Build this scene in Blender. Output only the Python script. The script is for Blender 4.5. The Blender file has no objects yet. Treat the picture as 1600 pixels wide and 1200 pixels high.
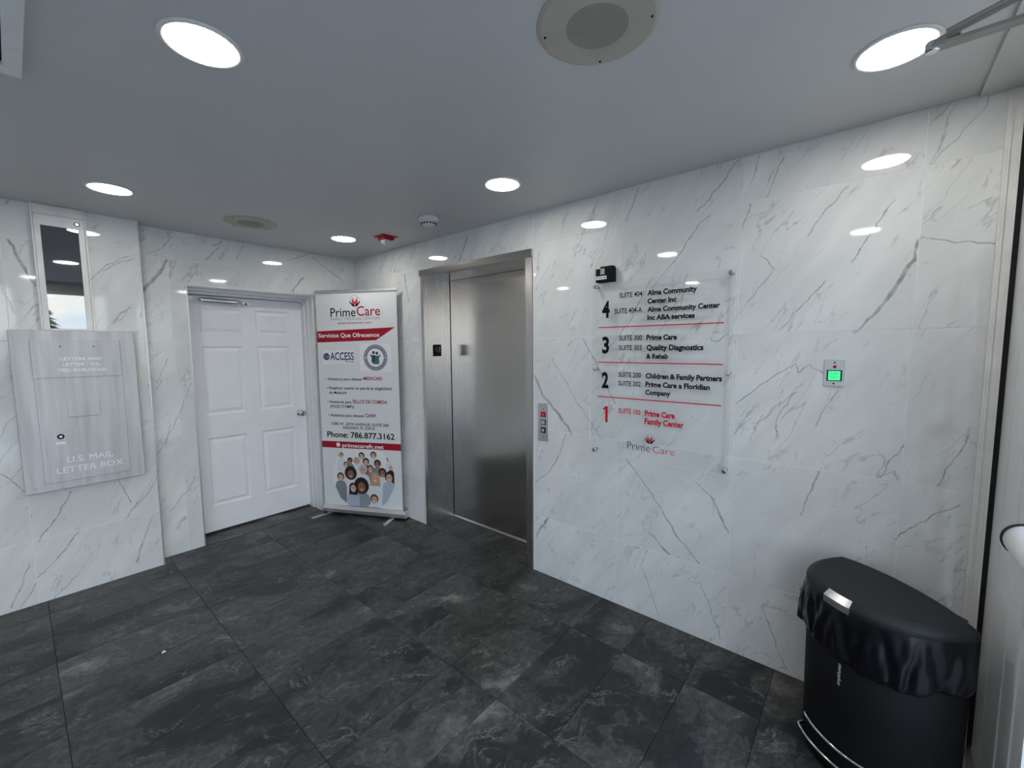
import bpy, bmesh, math, random
from mathutils import Matrix, Vector
random.seed(7)
sc = bpy.context.scene
COL = sc.collection

# ------------------------------------------------------------ camera
cam_d = bpy.data.cameras.new('camera')
cam = bpy.data.objects.new('camera', cam_d); COL.objects.link(cam)
cam_d.sensor_fit = 'HORIZONTAL'; cam_d.sensor_width = 36.0; cam_d.lens = 14.807; cam_d.clip_start = 0.02
R3 = Matrix(((0.7648210, 0.6441979, -0.0076098), (-0.0501747, 0.0713375, 0.9961895), (0.6422860, -0.7615248, 0.0868829)))
cam.matrix_world = Matrix.Translation((3.96708, -2.26668, 1.56)) @ R3.transposed().to_4x4()
sc.camera = cam

# ------------------------------------------------------------ colour management
sc.view_settings.view_transform = 'Standard'; sc.view_settings.look = 'None'
sc.view_settings.exposure = 0.14; sc.view_settings.gamma = 1.0
sc.view_settings.use_curve_mapping = False

# ------------------------------------------------------------ light levels
LED = 43.0          # radiance of the ceiling downlights
SKY = 4.3
SUN = 2.2

# ------------------------------------------------------------ sky: blue with drifting clouds
w = bpy.data.worlds.new('world'); sc.world = w; w.use_nodes = True
nt = w.node_tree; nt.nodes.clear()
def nn(t, typ, **k):
    n = t.nodes.new(typ)
    for a, b in k.items(): setattr(n, a, b)
    return n
out = nn(nt, 'ShaderNodeOutputWorld'); bg = nn(nt, 'ShaderNodeBackground')
tc = nn(nt, 'ShaderNodeTexCoord'); sep = nn(nt, 'ShaderNodeSeparateXYZ')
nt.links.new(tc.outputs['Generated'], sep.inputs[0])
rmp = nn(nt, 'ShaderNodeValToRGB')
rmp.color_ramp.elements[0].position = 0.0; rmp.color_ramp.elements[0].color = (0.62, 0.80, 1.0, 1)
rmp.color_ramp.elements[1].position = 0.7; rmp.color_ramp.elements[1].color = (0.16, 0.38, 0.85, 1)
nt.links.new(sep.outputs['Z'], rmp.inputs[0])
mp = nn(nt, 'ShaderNodeMapping'); mp.inputs['Scale'].default_value = (1.0, 1.0, 2.6)
mp.inputs['Location'].default_value = (0.4, 0.2, 0.1)
nt.links.new(tc.outputs['Generated'], mp.inputs[0])
cn = nn(nt, 'ShaderNodeTexNoise'); cn.inputs['Scale'].default_value = 2.6; cn.inputs['Detail'].default_value = 7; cn.inputs['Roughness'].default_value = 0.58
nt.links.new(mp.outputs[0], cn.inputs['Vector'])
cr = nn(nt, 'ShaderNodeMapRange'); cr.inputs[1].default_value = 0.43; cr.inputs[2].default_value = 0.60
nt.links.new(cn.outputs[0], cr.inputs[0])
mx = nn(nt, 'ShaderNodeMixRGB'); nt.links.new(cr.outputs[0], mx.inputs[0]); nt.links.new(rmp.outputs[0], mx.inputs[1])
mx.inputs[2].default_value = (1.0, 0.985, 0.97, 1)
nt.links.new(mx.outputs[0], bg.inputs[0]); bg.inputs[1].default_value = SKY
nt.links.new(bg.outputs[0], out.inputs[0])

# daylight sun, high behind the building
sd = bpy.data.lights.new('sun', 'SUN'); sd.energy = SUN; sd.angle = 0.02; sd.color = (1, 0.96, 0.9)
so = bpy.data.objects.new('sun', sd); COL.objects.link(so); so.location = (-3, -2, 12)
so.rotation_euler = Vector((0.62, 0.25, -0.74)).to_track_quat('-Z', 'Y').to_euler()

# sky portal in the glazed front: samples the sky, gives off nothing itself
pd = bpy.data.lights.new('portal', 'AREA'); pd.shape = 'RECTANGLE'; pd.size = 4.6; pd.size_y = 2.3
pd.cycles.is_portal = True
po = bpy.data.objects.new('portal', pd); COL.objects.link(po); po.location = (4.5, -2.3, 1.17)
po.rotation_euler = Vector((-1, 0, 0)).to_track_quat('-Z', 'Z').to_euler()

# ------------------------------------------------------------ materials
def nodes(name):
    m = bpy.data.materials.new(name); m.use_nodes = True
    t = m.node_tree; b = t.nodes['Principled BSDF']
    return m, t, b
def plain(name, col, rough=0.5, metal=0.0, noise=0.06, scale=14.0, bump=0.0, spec=None, coat=0.0):
    m, t, b = nodes(name)
    tc = nn(t, 'ShaderNodeTexCoord'); nz = nn(t, 'ShaderNodeTexNoise'); nz.inputs['Scale'].default_value = scale; nz.inputs['Detail'].default_value = 4
    t.links.new(tc.outputs['Object'], nz.inputs['Vector'])
    mr = nn(t, 'ShaderNodeMapRange'); mr.inputs[1].default_value = 0.3; mr.inputs[2].default_value = 0.7
    mr.inputs[3].default_value = 1 - noise; mr.inputs[4].default_value = 1 + noise
    t.links.new(nz.outputs[0], mr.inputs[0])
    vm = nn(t, 'ShaderNodeVectorMath', operation='SCALE'); vm.inputs[0].default_value = col
    t.links.new(mr.outputs[0], vm.inputs['Scale']); t.links.new(vm.outputs[0], b.inputs['Base Color'])
    b.inputs['Roughness'].default_value = rough; b.inputs['Metallic'].default_value = metal
    if spec is not None: b.inputs['Specular IOR Level'].default_value = spec
    if coat: b.inputs['Coat Weight'].default_value = coat; b.inputs['Coat Roughness'].default_value = 0.05
    if bump:
        bp = nn(t, 'ShaderNodeBump'); bp.inputs['Strength'].default_value = bump; bp.inputs['Distance'].default_value = 0.002
        t.links.new(nz.outputs[0], bp.inputs['Height']); t.links.new(bp.outputs[0], b.inputs['Normal'])
    return m
def flat(name, col, rough=0.6):
    return plain(name, col, rough, noise=0.02)
def emit(name, col, st):
    m, t, b = nodes(name); b.inputs['Base Color'].default_value = (*col, 1)
    b.inputs['Emission Color'].default_value = (*col, 1); b.inputs['Emission Strength'].default_value = st
    return m
def thin_glass(name, tint=(0.97, 0.99, 0.98), ior=1.5, rough=0.0, haze=0.0):
    m = bpy.data.materials.new(name); m.use_nodes = True; t = m.node_tree; t.nodes.clear()
    o = nn(t, 'ShaderNodeOutputMaterial'); tr = nn(t, 'ShaderNodeBsdfTransparent'); tr.inputs[0].default_value = (*tint, 1)
    gl = nn(t, 'ShaderNodeBsdfGlossy'); gl.inputs['Roughness'].default_value = rough
    fr = nn(t, 'ShaderNodeFresnel'); ge = nn(t, 'ShaderNodeNewGeometry'); im = nn(t, 'ShaderNodeMapRange')
    im.inputs[3].default_value = ior; im.inputs[4].default_value = 1 / ior      # same reflectance from either side of the sheet
    t.links.new(ge.outputs['Backfacing'], im.inputs[0]); t.links.new(im.outputs[0], fr.inputs[0])
    mx = nn(t, 'ShaderNodeMixShader'); t.links.new(fr.outputs[0], mx.inputs[0]); t.links.new(tr.outputs[0], mx.inputs[1]); t.links.new(gl.outputs[0], mx.inputs[2])
    last = mx
    if haze:
        df = nn(t, 'ShaderNodeBsdfDiffuse'); df.inputs[0].default_value = (0.85, 0.9, 0.9, 1)
        m2 = nn(t, 'ShaderNodeMixShader'); m2.inputs[0].default_value = haze
        t.links.new(mx.outputs[0], m2.inputs[1]); t.links.new(df.outputs[0], m2.inputs[2]); last = m2
    t.links.new(last.outputs[0], o.inputs[0])
    return m
def brushed(name, col, rough, axis, metal=1.0, amt=0.12, aniso=0.0, dirt=0.0):
    """metal with fine streaks running along one axis"""
    m, t, b = nodes(name)
    tc = nn(t, 'ShaderNodeTexCoord'); mp = nn(t, 'ShaderNodeMapping')
    s = [260.0, 260.0, 260.0]; s[axis] = 2.5; mp.inputs['Scale'].default_value = s
    t.links.new(tc.outputs['Object'], mp.inputs[0])
    nz = nn(t, 'ShaderNodeTexNoise'); nz.inputs['Scale'].default_value = 1.0; nz.inputs['Detail'].default_value = 3
    t.links.new(mp.outputs[0], nz.inputs['Vector'])
    mr = nn(t, 'ShaderNodeMapRange'); mr.inputs[3].default_value = 1 - amt; mr.inputs[4].default_value = 1 + amt * 0.6
    t.links.new(nz.outputs[0], mr.inputs[0])
    vm = nn(t, 'ShaderNodeVectorMath', operation='SCALE'); vm.inputs[0].default_value = col; t.links.new(mr.outputs[0], vm.inputs['Scale'])
    last = vm.outputs[0]
    if dirt:
        m2 = nn(t, 'ShaderNodeMapping'); s2 = [22.0] * 3; s2[axis] = 1.6; m2.inputs['Scale'].default_value = s2
        t.links.new(tc.outputs['Object'], m2.inputs[0])
        n2 = nn(t, 'ShaderNodeTexNoise'); n2.inputs['Scale'].default_value = 1.0; n2.inputs['Detail'].default_value = 5
        t.links.new(m2.outputs[0], n2.inputs['Vector'])
        r2 = nn(t, 'ShaderNodeMapRange'); r2.inputs[1].default_value = 0.35; r2.inputs[2].default_value = 0.7; r2.inputs[3].default_value = 1.0; r2.inputs[4].default_value = 1 - dirt
        t.links.new(n2.outputs[0], r2.inputs[0])
        v2 = nn(t, 'ShaderNodeVectorMath', operation='SCALE'); t.links.new(last, v2.inputs[0]); t.links.new(r2.outputs[0], v2.inputs['Scale']); last = v2.outputs[0]
    t.links.new(last, b.inputs['Base Color'])
    rr = nn(t, 'ShaderNodeMapRange'); rr.inputs[3].default_value = rough * 0.8; rr.inputs[4].default_value = rough * 1.25
    t.links.new(nz.outputs[0], rr.inputs[0]); t.links.new(rr.outputs[0], b.inputs['Roughness'])
    b.inputs['Metallic'].default_value = metal
    if aniso:
        tg = nn(t, 'ShaderNodeTangent'); tg.direction_type = 'RADIAL'; tg.axis = 'Z'; t.links.new(tg.outputs[0], b.inputs['Tangent'])
        b.inputs['Anisotropic'].default_value = aniso; b.inputs['Anisotropic Rotation'].default_value = 0.0
    return m

def seg_group():
    g = bpy.data.node_groups.new('vein_segment', 'ShaderNodeTree')
    for nm, ty in (('P', 'NodeSocketVector'), ('A', 'NodeSocketVector'), ('BA', 'NodeSocketVector'), ('InvLen2', 'NodeSocketFloat'), ('Width', 'NodeSocketFloat')):
        g.interface.new_socket(nm, in_out='INPUT', socket_type=ty)
    g.interface.new_socket('Mask', in_out='OUTPUT', socket_type='NodeSocketFloat')
    i = nn(g, 'NodeGroupInput'); o = nn(g, 'NodeGroupOutput'); L = g.links.new
    s = nn(g, 'ShaderNodeVectorMath', operation='SUBTRACT'); L(i.outputs['P'], s.inputs[0]); L(i.outputs['A'], s.inputs[1])
    d = nn(g, 'ShaderNodeVectorMath', operation='DOT_PRODUCT'); L(s.outputs[0], d.inputs[0]); L(i.outputs['BA'], d.inputs[1])
    h = nn(g, 'ShaderNodeMath', operation='MULTIPLY', use_clamp=True); L(d.outputs['Value'], h.inputs[0]); L(i.outputs['InvLen2'], h.inputs[1])
    k = nn(g, 'ShaderNodeVectorMath', operation='SCALE'); L(i.outputs['BA'], k.inputs[0]); L(h.outputs[0], k.inputs['Scale'])
    q = nn(g, 'ShaderNodeVectorMath', operation='SUBTRACT'); L(s.outputs[0], q.inputs[0]); L(k.outputs[0], q.inputs[1])
    l = nn(g, 'ShaderNodeVectorMath', operation='LENGTH'); L(q.outputs[0], l.inputs[0])
    dv = nn(g, 'ShaderNodeMath', operation='DIVIDE'); L(l.outputs['Value'], dv.inputs[0]); L(i.outputs['Width'], dv.inputs[1])
    mr = nn(g, 'ShaderNodeMapRange'); mr.inputs[1].default_value = 0.55; mr.inputs[2].default_value = 1.15; mr.inputs[3].default_value = 1; mr.inputs[4].default_value = 0
    L(dv.outputs[0], mr.inputs[0]); L(mr.outputs[0], o.inputs[0])
    return g
SEG = seg_group()

def marble(name, plane, segs=()):
    """polished white marble-look tile; plane 'x' = wall along x, 'y' = wall along y"""
    m, t, b = nodes(name); L = t.links.new
    tc = nn(t, 'ShaderNodeTexCoord'); oi = nn(t, 'ShaderNodeObjectInfo'); geo = nn(t, 'ShaderNodeNewGeometry')
    # every tile reads its own patch of the pattern
    rv = nn(t, 'ShaderNodeVectorMath', operation='SCALE'); rv.inputs[0].default_value = (37.0, 91.0, 53.0); L(oi.outputs['Random'], rv.inputs['Scale'])
    ad = nn(t, 'ShaderNodeVectorMath', operation='ADD'); L(tc.outputs['Object'], ad.inputs[0]); L(rv.outputs[0], ad.inputs[1])
    # distortion
    wn = nn(t, 'ShaderNodeTexNoise'); wn.inputs['Scale'].default_value = 5.0; wn.inputs['Detail'].default_value = 5; L(ad.outputs[0], wn.inputs['Vector'])
    wv = nn(t, 'ShaderNodeVectorMath', operation='SUBTRACT'); L(wn.outputs['Color'], wv.inputs[0]); wv.inputs[1].default_value = (0.5, 0.5, 0.5)
    ws = nn(t, 'ShaderNodeVectorMath', operation='SCALE'); L(wv.outputs[0], ws.inputs[0]); ws.inputs['Scale'].default_value = 0.075
    pa = nn(t, 'ShaderNodeVectorMath', operation='ADD'); L(ad.outputs[0], pa.inputs[0]); L(ws.outputs[0], pa.inputs[1])
    def ridge(angle, sc_, stretch, lo, hi, seed):
        mp = nn(t, 'ShaderNodeMapping')
        mp.vector_type = 'POINT'
        if plane == 'x': mp.inputs['Rotation'].default_value = (0, angle, 0); s = (sc_ * stretch, sc_, sc_)
        else: mp.inputs['Rotation'].default_value = (-angle, 0, 0); s = (sc_, sc_ * stretch, sc_)
        mp.inputs['Location'].default_value = (seed, seed * 1.7, seed * 0.6)
        mp.inputs['Scale'].default_value = s
        # rotate first, then stretch
        m1 = nn(t, 'ShaderNodeMapping'); m1.inputs['Rotation'].default_value = mp.inputs['Rotation'].default_value[:]
        mp.inputs['Rotation'].default_value = (0, 0, 0)
        L(pa.outputs[0], m1.inputs[0]); L(m1.outputs[0], mp.inputs[0])
        nz = nn(t, 'ShaderNodeTexNoise'); nz.inputs['Scale'].default_value = 1.0; nz.inputs['Detail'].default_value = 4.0; nz.inputs['Roughness'].default_value = 0.5
        L(mp.outputs[0], nz.inputs['Vector'])
        a = nn(t, 'ShaderNodeMath', operation='SUBTRACT'); L(nz.outputs[0], a.inputs[0]); a.inputs[1].default_value = 0.5
        c = nn(t, 'ShaderNodeMath', operation='ABSOLUTE'); L(a.outputs[0], c.inputs[0])
        r = nn(t, 'ShaderNodeMapRange'); r.inputs[1].default_value = lo; r.inputs[2].default_value = hi; r.inputs[3].default_value = 1; r.inputs[4].default_value = 0
        L(c.outputs[0], r.inputs[0]); return r.outputs[0]
    def noise(s, d=4, lo=0.4, hi=0.7, src=pa):
        nz = nn(t, 'ShaderNodeTexNoise'); nz.inputs['Scale'].default_value = s; nz.inputs['Detail'].default_value = d; L(src.outputs[0], nz.inputs['Vector'])
        r = nn(t, 'ShaderNodeMapRange'); r.inputs[1].default_value = lo; r.inputs[2].default_value = hi; L(nz.outputs[0], r.inputs[0]); return r.outputs[0]
    def mul(a, b_, clamp=False):
        n = nn(t, 'ShaderNodeMath', operation='MULTIPLY', use_clamp=clamp); L(a, n.inputs[0])
        if isinstance(b_, float): n.inputs[1].default_value = b_
        else: L(b_, n.inputs[1])
        return n.outputs[0]
    def add(a, b_):
        n = nn(t, 'ShaderNodeMath', operation='MAXIMUM'); L(a, n.inputs[0]); L(b_, n.inputs[1]); return n.outputs[0]
    v1 = mul(mul(ridge(-0.55, 1.5, 5.0, 0.0, 0.013, 3.1), noise(4.0, 4, 0.46, 0.62)), 0.62)
    v2 = mul(mul(ridge(-0.42, 3.2, 4.5, 0.0, 0.018, 9.7), noise(7.0, 5, 0.50, 0.64)), 0.42)
    v3 = mul(mul(ridge(-0.75, 2.0, 3.2, 0.0, 0.014, 29.7), noise(9.0, 4, 0.50, 0.62)), 0.45)
    v4 = mul(ridge(-0.6, 1.2, 4.0, 0.0, 0.16, 17.3), 0.16)
    v = add(add(add(v1, v2), v3), v4)
    if segs:
        gn = nn(t, 'ShaderNodeTexNoise'); gn.inputs['Scale'].default_value = 16.0; gn.inputs['Detail'].default_value = 4; L(geo.outputs['Position'], gn.inputs['Vector'])
        gs = nn(t, 'ShaderNodeVectorMath', operation='SUBTRACT'); L(gn.outputs['Color'], gs.inputs[0]); gs.inputs[1].default_value = (0.5, 0.5, 0.5)
        gm = nn(t, 'ShaderNodeVectorMath', operation='MULTIPLY'); L(gs.outputs[0], gm.inputs[0])
        gm.inputs[1].default_value = (0.035, 0.0, 0.035) if plane == 'x' else (0.0, 0.035, 0.035)
        gp = nn(t, 'ShaderNodeVectorMath', operation='ADD'); L(geo.outputs['Position'], gp.inputs[0]); L(gm.outputs[0], gp.inputs[1])
        mk = nn(t, 'ShaderNodeVectorMath', operation='MULTIPLY'); L(gp.outputs[0], mk.inputs[0]); mk.inputs[1].default_value = (1, 0, 1) if plane == 'x' else (0, 1, 1)
        tot = None
        for (a, c, wd) in segs:
            s = nn(t, 'ShaderNodeGroup'); s.node_tree = SEG
            A = (a[0], 0, a[1]) if plane == 'x' else (0, a[0], a[1]); Bv = (c[0], 0, c[1]) if plane == 'x' else (0, c[0], c[1])
            BA = [Bv[i] - A[i] for i in range(3)]; l2 = sum(q * q for q in BA) or 1e-6
            L(mk.outputs[0], s.inputs['P']); s.inputs['A'].default_value = A; s.inputs['BA'].default_value = BA
            s.inputs['InvLen2'].default_value = 1 / l2; s.inputs['Width'].default_value = max(wd, 0.0028)
            tot = s.outputs[0] if tot is None else add(tot, s.outputs[0])
        dens = noise(30.0, 4, 0.25, 0.62, gp)
        da = nn(t, 'ShaderNodeMath', operation='MULTIPLY_ADD'); L(dens, da.inputs[0]); da.inputs[1].default_value = 0.55; da.inputs[2].default_value = 0.35
        v = add(v, mul(tot, da.outputs[0]))
    mix = nn(t, 'ShaderNodeMixRGB'); L(v, mix.inputs[0]); mix.inputs[1].default_value = (0.80, 0.81, 0.80, 1); mix.inputs[2].default_value = (0.25, 0.253, 0.25, 1)
    cl = noise(3.0, 5, 0.42, 0.75)
    m2 = nn(t, 'ShaderNodeMixRGB'); L(mul(cl, 0.35), m2.inputs[0]); L(mix.outputs[0], m2.inputs[1]); m2.inputs[2].default_value = (0.60, 0.61, 0.61, 1)
    L(m2.outputs[0], b.inputs['Base Color'])
    b.inputs['Roughness'].default_value = 0.045; b.inputs['IOR'].default_value = 1.52
    return m

def slate():
    m, t, b = nodes('slate_tile'); L = t.links.new
    tc = nn(t, 'ShaderNodeTexCoord'); oi = nn(t, 'ShaderNodeObjectInfo')
    rv = nn(t, 'ShaderNodeVectorMath', operation='SCALE'); rv.inputs[0].default_value = (61.0, 23.0, 7.0); L(oi.outputs['Random'], rv.inputs['Scale'])
    ad = nn(t, 'ShaderNodeVectorMath', operation='ADD'); L(tc.outputs['Object'], ad.inputs[0]); L(rv.outputs[0], ad.inputs[1])
    wn = nn(t, 'ShaderNodeTexNoise'); wn.inputs['Scale'].default_value = 4.0; wn.inputs['Detail'].default_value = 4; L(ad.outputs[0], wn.inputs['Vector'])
    wv = nn(t, 'ShaderNodeVectorMath', operation='SUBTRACT'); L(wn.outputs['Color'], wv.inputs[0]); wv.inputs[1].default_value = (0.5, 0.5, 0.5)
    ws = nn(t, 'ShaderNodeVectorMath', operation='SCALE'); L(wv.outputs[0], ws.inputs[0]); ws.inputs['Scale'].default_value = 0.32
    pa = nn(t, 'ShaderNodeVectorMath', operation='ADD'); L(ad.outputs[0], pa.inputs[0]); L(ws.outputs[0], pa.inputs[1])
    def nz(s, stretch, det, src, rough=0.55, rot=0.0):
        m1 = nn(t, 'ShaderNodeMapping'); m1.inputs['Rotation'].default_value = (0, 0, rot); L(src.outputs[0], m1.inputs[0])
        mp = nn(t, 'ShaderNodeMapping'); mp.inputs['Scale'].default_value = (s * stretch, s, s); L(m1.outputs[0], mp.inputs[0])
        n = nn(t, 'ShaderNodeTexNoise'); n.inputs['Scale'].default_value = 1.0; n.inputs['Detail'].default_value = det; n.inputs['Roughness'].default_value = rough
        L(mp.outputs[0], n.inputs['Vector']); return n.outputs[0]
    big = nz(1.9, 2.0, 9, pa, 0.62, rot=0.3)
    ramp = nn(t, 'ShaderNodeValToRGB'); e = ramp.color_ramp.elements
    e[0].position = 0.36; e[0].color = (0.0125, 0.0130, 0.0145, 1); e[1].position = 0.70; e[1].color = (0.17, 0.165, 0.155, 1)
    for p_, c_ in ((0.42, (0.0170, 0.0175, 0.0190, 1)), (0.450, (0.021, 0.0215, 0.0225, 1)), (0.458, (0.046, 0.047, 0.045, 1)), (0.50, (0.033, 0.034, 0.034, 1)), (0.535, (0.072, 0.072, 0.069, 1)), (0.548, (0.040, 0.041, 0.040, 1)), (0.60, (0.062, 0.062, 0.060, 1))):
        q = e.new(p_); q.color = c_
    L(big, ramp.inputs[0])
    # cloudy layer edges
    fine = nz(26.0, 1.4, 6, ad, 0.7)
    fr = nn(t, 'ShaderNodeMapRange'); fr.inputs[1].default_value = 0.3; fr.inputs[2].default_value = 0.7; fr.inputs[3].default_value = 0.55; fr.inputs[4].default_value = 1.5; L(fine, fr.inputs[0])
    tv = nn(t, 'ShaderNodeMapRange'); tv.inputs[3].default_value = 0.82; tv.inputs[4].default_value = 1.22; L(oi.outputs['Random'], tv.inputs[0])
    mm = nn(t, 'ShaderNodeMath', operation='MULTIPLY'); L(fr.outputs[0], mm.inputs[0]); L(tv.outputs[0], mm.inputs[1])
    sc1 = nn(t, 'ShaderNodeVectorMath', operation='SCALE'); L(ramp.outputs[0], sc1.inputs[0]); L(mm.outputs[0], sc1.inputs['Scale'])
    # thin pale veins
    rg = nz(3.0, 2.6, 5, pa, 0.6, 0.55)
    a = nn(t, 'ShaderNodeMath', operation='SUBTRACT'); L(rg, a.inputs[0]); a.inputs[1].default_value = 0.5
    c = nn(t, 'ShaderNodeMath', operation='ABSOLUTE'); L(a.outputs[0], c.inputs[0])
    r = nn(t, 'ShaderNodeMapRange'); r.inputs[1].default_value = 0.0; r.inputs[2].default_value = 0.012; r.inputs[3].default_value = 0.75; r.inputs[4].default_value = 0; L(c.outputs[0], r.inputs[0])
    vmk = nz(6.0, 1.0, 2, ad); vr = nn(t, 'ShaderNodeMapRange'); vr.inputs[1].default_value = 0.44; vr.inputs[2].default_value = 0.6; L(vmk, vr.inputs[0])
    vm = nn(t, 'ShaderNodeMath', operation='MULTIPLY'); L(r.outputs[0], vm.inputs[0]); L(vr.outputs[0], vm.inputs[1])
    mix = nn(t, 'ShaderNodeMixRGB'); L(vm.outputs[0], mix.inputs[0]); L(sc1.outputs[0], mix.inputs[1]); mix.inputs[2].default_value = (0.21, 0.205, 0.195, 1)
    L(mix.outputs[0], b.inputs['Base Color'])
    b.inputs['Roughness'].default_value = 0.42; b.inputs['IOR'].default_value = 1.45
    bp = nn(t, 'ShaderNodeBump'); bp.inputs['Strength'].default_value = 0.25; bp.inputs['Distance'].default_value = 0.004
    hm = nn(t, 'ShaderNodeMath', operation='ADD'); L(fine, hm.inputs[0]); L(big, hm.inputs[1]); L(hm.outputs[0], bp.inputs['Height']); L(bp.outputs[0], b.inputs['Normal'])
    return m

M = dict(
    grout=flat('pale_grout', (0.88, 0.88, 0.87), 0.9), floor_grout=flat('dark_grout', (0.040, 0.040, 0.039), 0.95),
    slate=slate(), ceil=plain('painted_ceiling', (0.60, 0.60, 0.60), 0.5, noise=0.015, scale=3),
    white=plain('white_paint', (0.80, 0.80, 0.81), 0.35, noise=0.02), doorw=plain('white_door_paint', (0.84, 0.84, 0.86), 0.4, noise=0.025, scale=5),
    trimw=plain('aged_white_aluminium', (0.80, 0.79, 0.77), 0.35, noise=0.07, scale=9), alum=brushed('brushed_aluminium', (0.72, 0.72, 0.73), 0.3, 2),
    alup=plain('painted_aluminium_frame', (0.82, 0.83, 0.83), 0.35, noise=0.03),
    steel=brushed('brushed_stainless_steel', (0.52, 0.495, 0.47), 0.19, 0, amt=0.05, aniso=0.75), steelv=brushed('brushed_steel_frame', (0.55, 0.53, 0.51), 0.25, 2, amt=0.1),
    chrome=plain('polished_chrome', (0.75, 0.75, 0.75), 0.12, 1.0, 0.02), mail=brushed('weathered_aluminium', (0.66, 0.66, 0.67), 0.5, 2, metal=0.40, amt=0.12, dirt=0.25),
    mailw=flat('worn_white_letter_paint', (0.93, 0.93, 0.95), 0.6), blackp=plain('black_plastic', (0.009, 0.009, 0.010), 0.65, noise=0.1, bump=0.15, scale=160, spec=0.12),
    lidp=plain('matt_black_lid', (0.016, 0.017, 0.018), 0.55, noise=0.12, bump=0.2, scale=220, spec=0.3), blk=flat('black_rubber', (0.008, 0.008, 0.012), 0.7),
    bag=plain('black_polythene', (0.005, 0.005, 0.007), 0.30, noise=0.1, scale=30, bump=0.4, spec=0.22), ink=plain('black_lettering', (0.008, 0.008, 0.009), 0.8, noise=0.02, spec=0.15),
    red=plain('red_lettering', (0.60, 0.012, 0.035), 0.8, noise=0.02, spec=0.15), crim=plain('crimson_print', (0.36, 0.010, 0.025), 0.7, noise=0.02, spec=0.2), navy=flat('navy_print', (0.03, 0.04, 0.13), 0.5),
    grey=flat('grey_print', (0.22, 0.22, 0.23), 0.5), paper=flat('white_print', (0.82, 0.82, 0.83), 0.5), fabric=plain('banner_vinyl', (0.74, 0.75, 0.76), 0.5, noise=0.02, scale=2),
    green=flat('green_print', (0.03, 0.17, 0.13), 0.5), firered=plain('glossy_red_plastic', (0.42, 0.012, 0.03), 0.3, noise=0.03), beige=plain('beige_painted_steel', (0.45, 0.42, 0.35), 0.4, noise=0.04, scale=4),
    hole=flat('dark_hole', (0.02, 0.019, 0.016), 0.9), plas=plain('white_plastic', (0.72, 0.72, 0.70), 0.4, noise=0.02), lens=emit('led_diffuser', (1.0, 0.97, 0.91), LED),
    glass=thin_glass('storefront_glass'), acryl=thin_glass('clear_acrylic', (0.995, 0.998, 0.997), 1.22, 0.0, 0.0), acredge=plain('acrylic_edge', (0.80, 0.86, 0.86), 0.15, noise=0.02),
    darkglass=plain('dark_mirror_glass', (0.018, 0.019, 0.022), 0.02, 0.0, 0.0, spec=0.5), concrete=plain('concrete_pavement', (0.50, 0.49, 0.46), 0.8, noise=0.1, scale=3),
    stucco=plain('painted_stucco', (0.66, 0.60, 0.50), 0.8, noise=0.06, scale=2), asph=plain('asphalt', (0.16, 0.16, 0.165), 0.85, noise=0.15, scale=6), bark=plain('tree_bark', (0.12, 0.08, 0.05), 0.9, noise=0.3),
    leaf=plain('conifer_needles', (0.05, 0.10, 0.035), 0.7, noise=0.35, scale=6), winb=plain('far_window_glass', (0.04, 0.05, 0.06), 0.08, noise=0.02),
    armst=plain('dull_steel_arm', (0.33, 0.32, 0.30), 0.35, 0.8, 0.08),
    exitg=emit('lit_green_button', (0.05, 0.75, 0.25), 0.9), upred=emit('lit_red_button', (0.45, 0.03, 0.05), 0.5),
)
M['darkglass'].node_tree.nodes['Principled BSDF'].inputs['IOR'].default_value = 2.7
MB_R = marble('marble_elevator_wall', 'x'); MB_L = marble('marble_door_wall', 'y')

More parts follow.
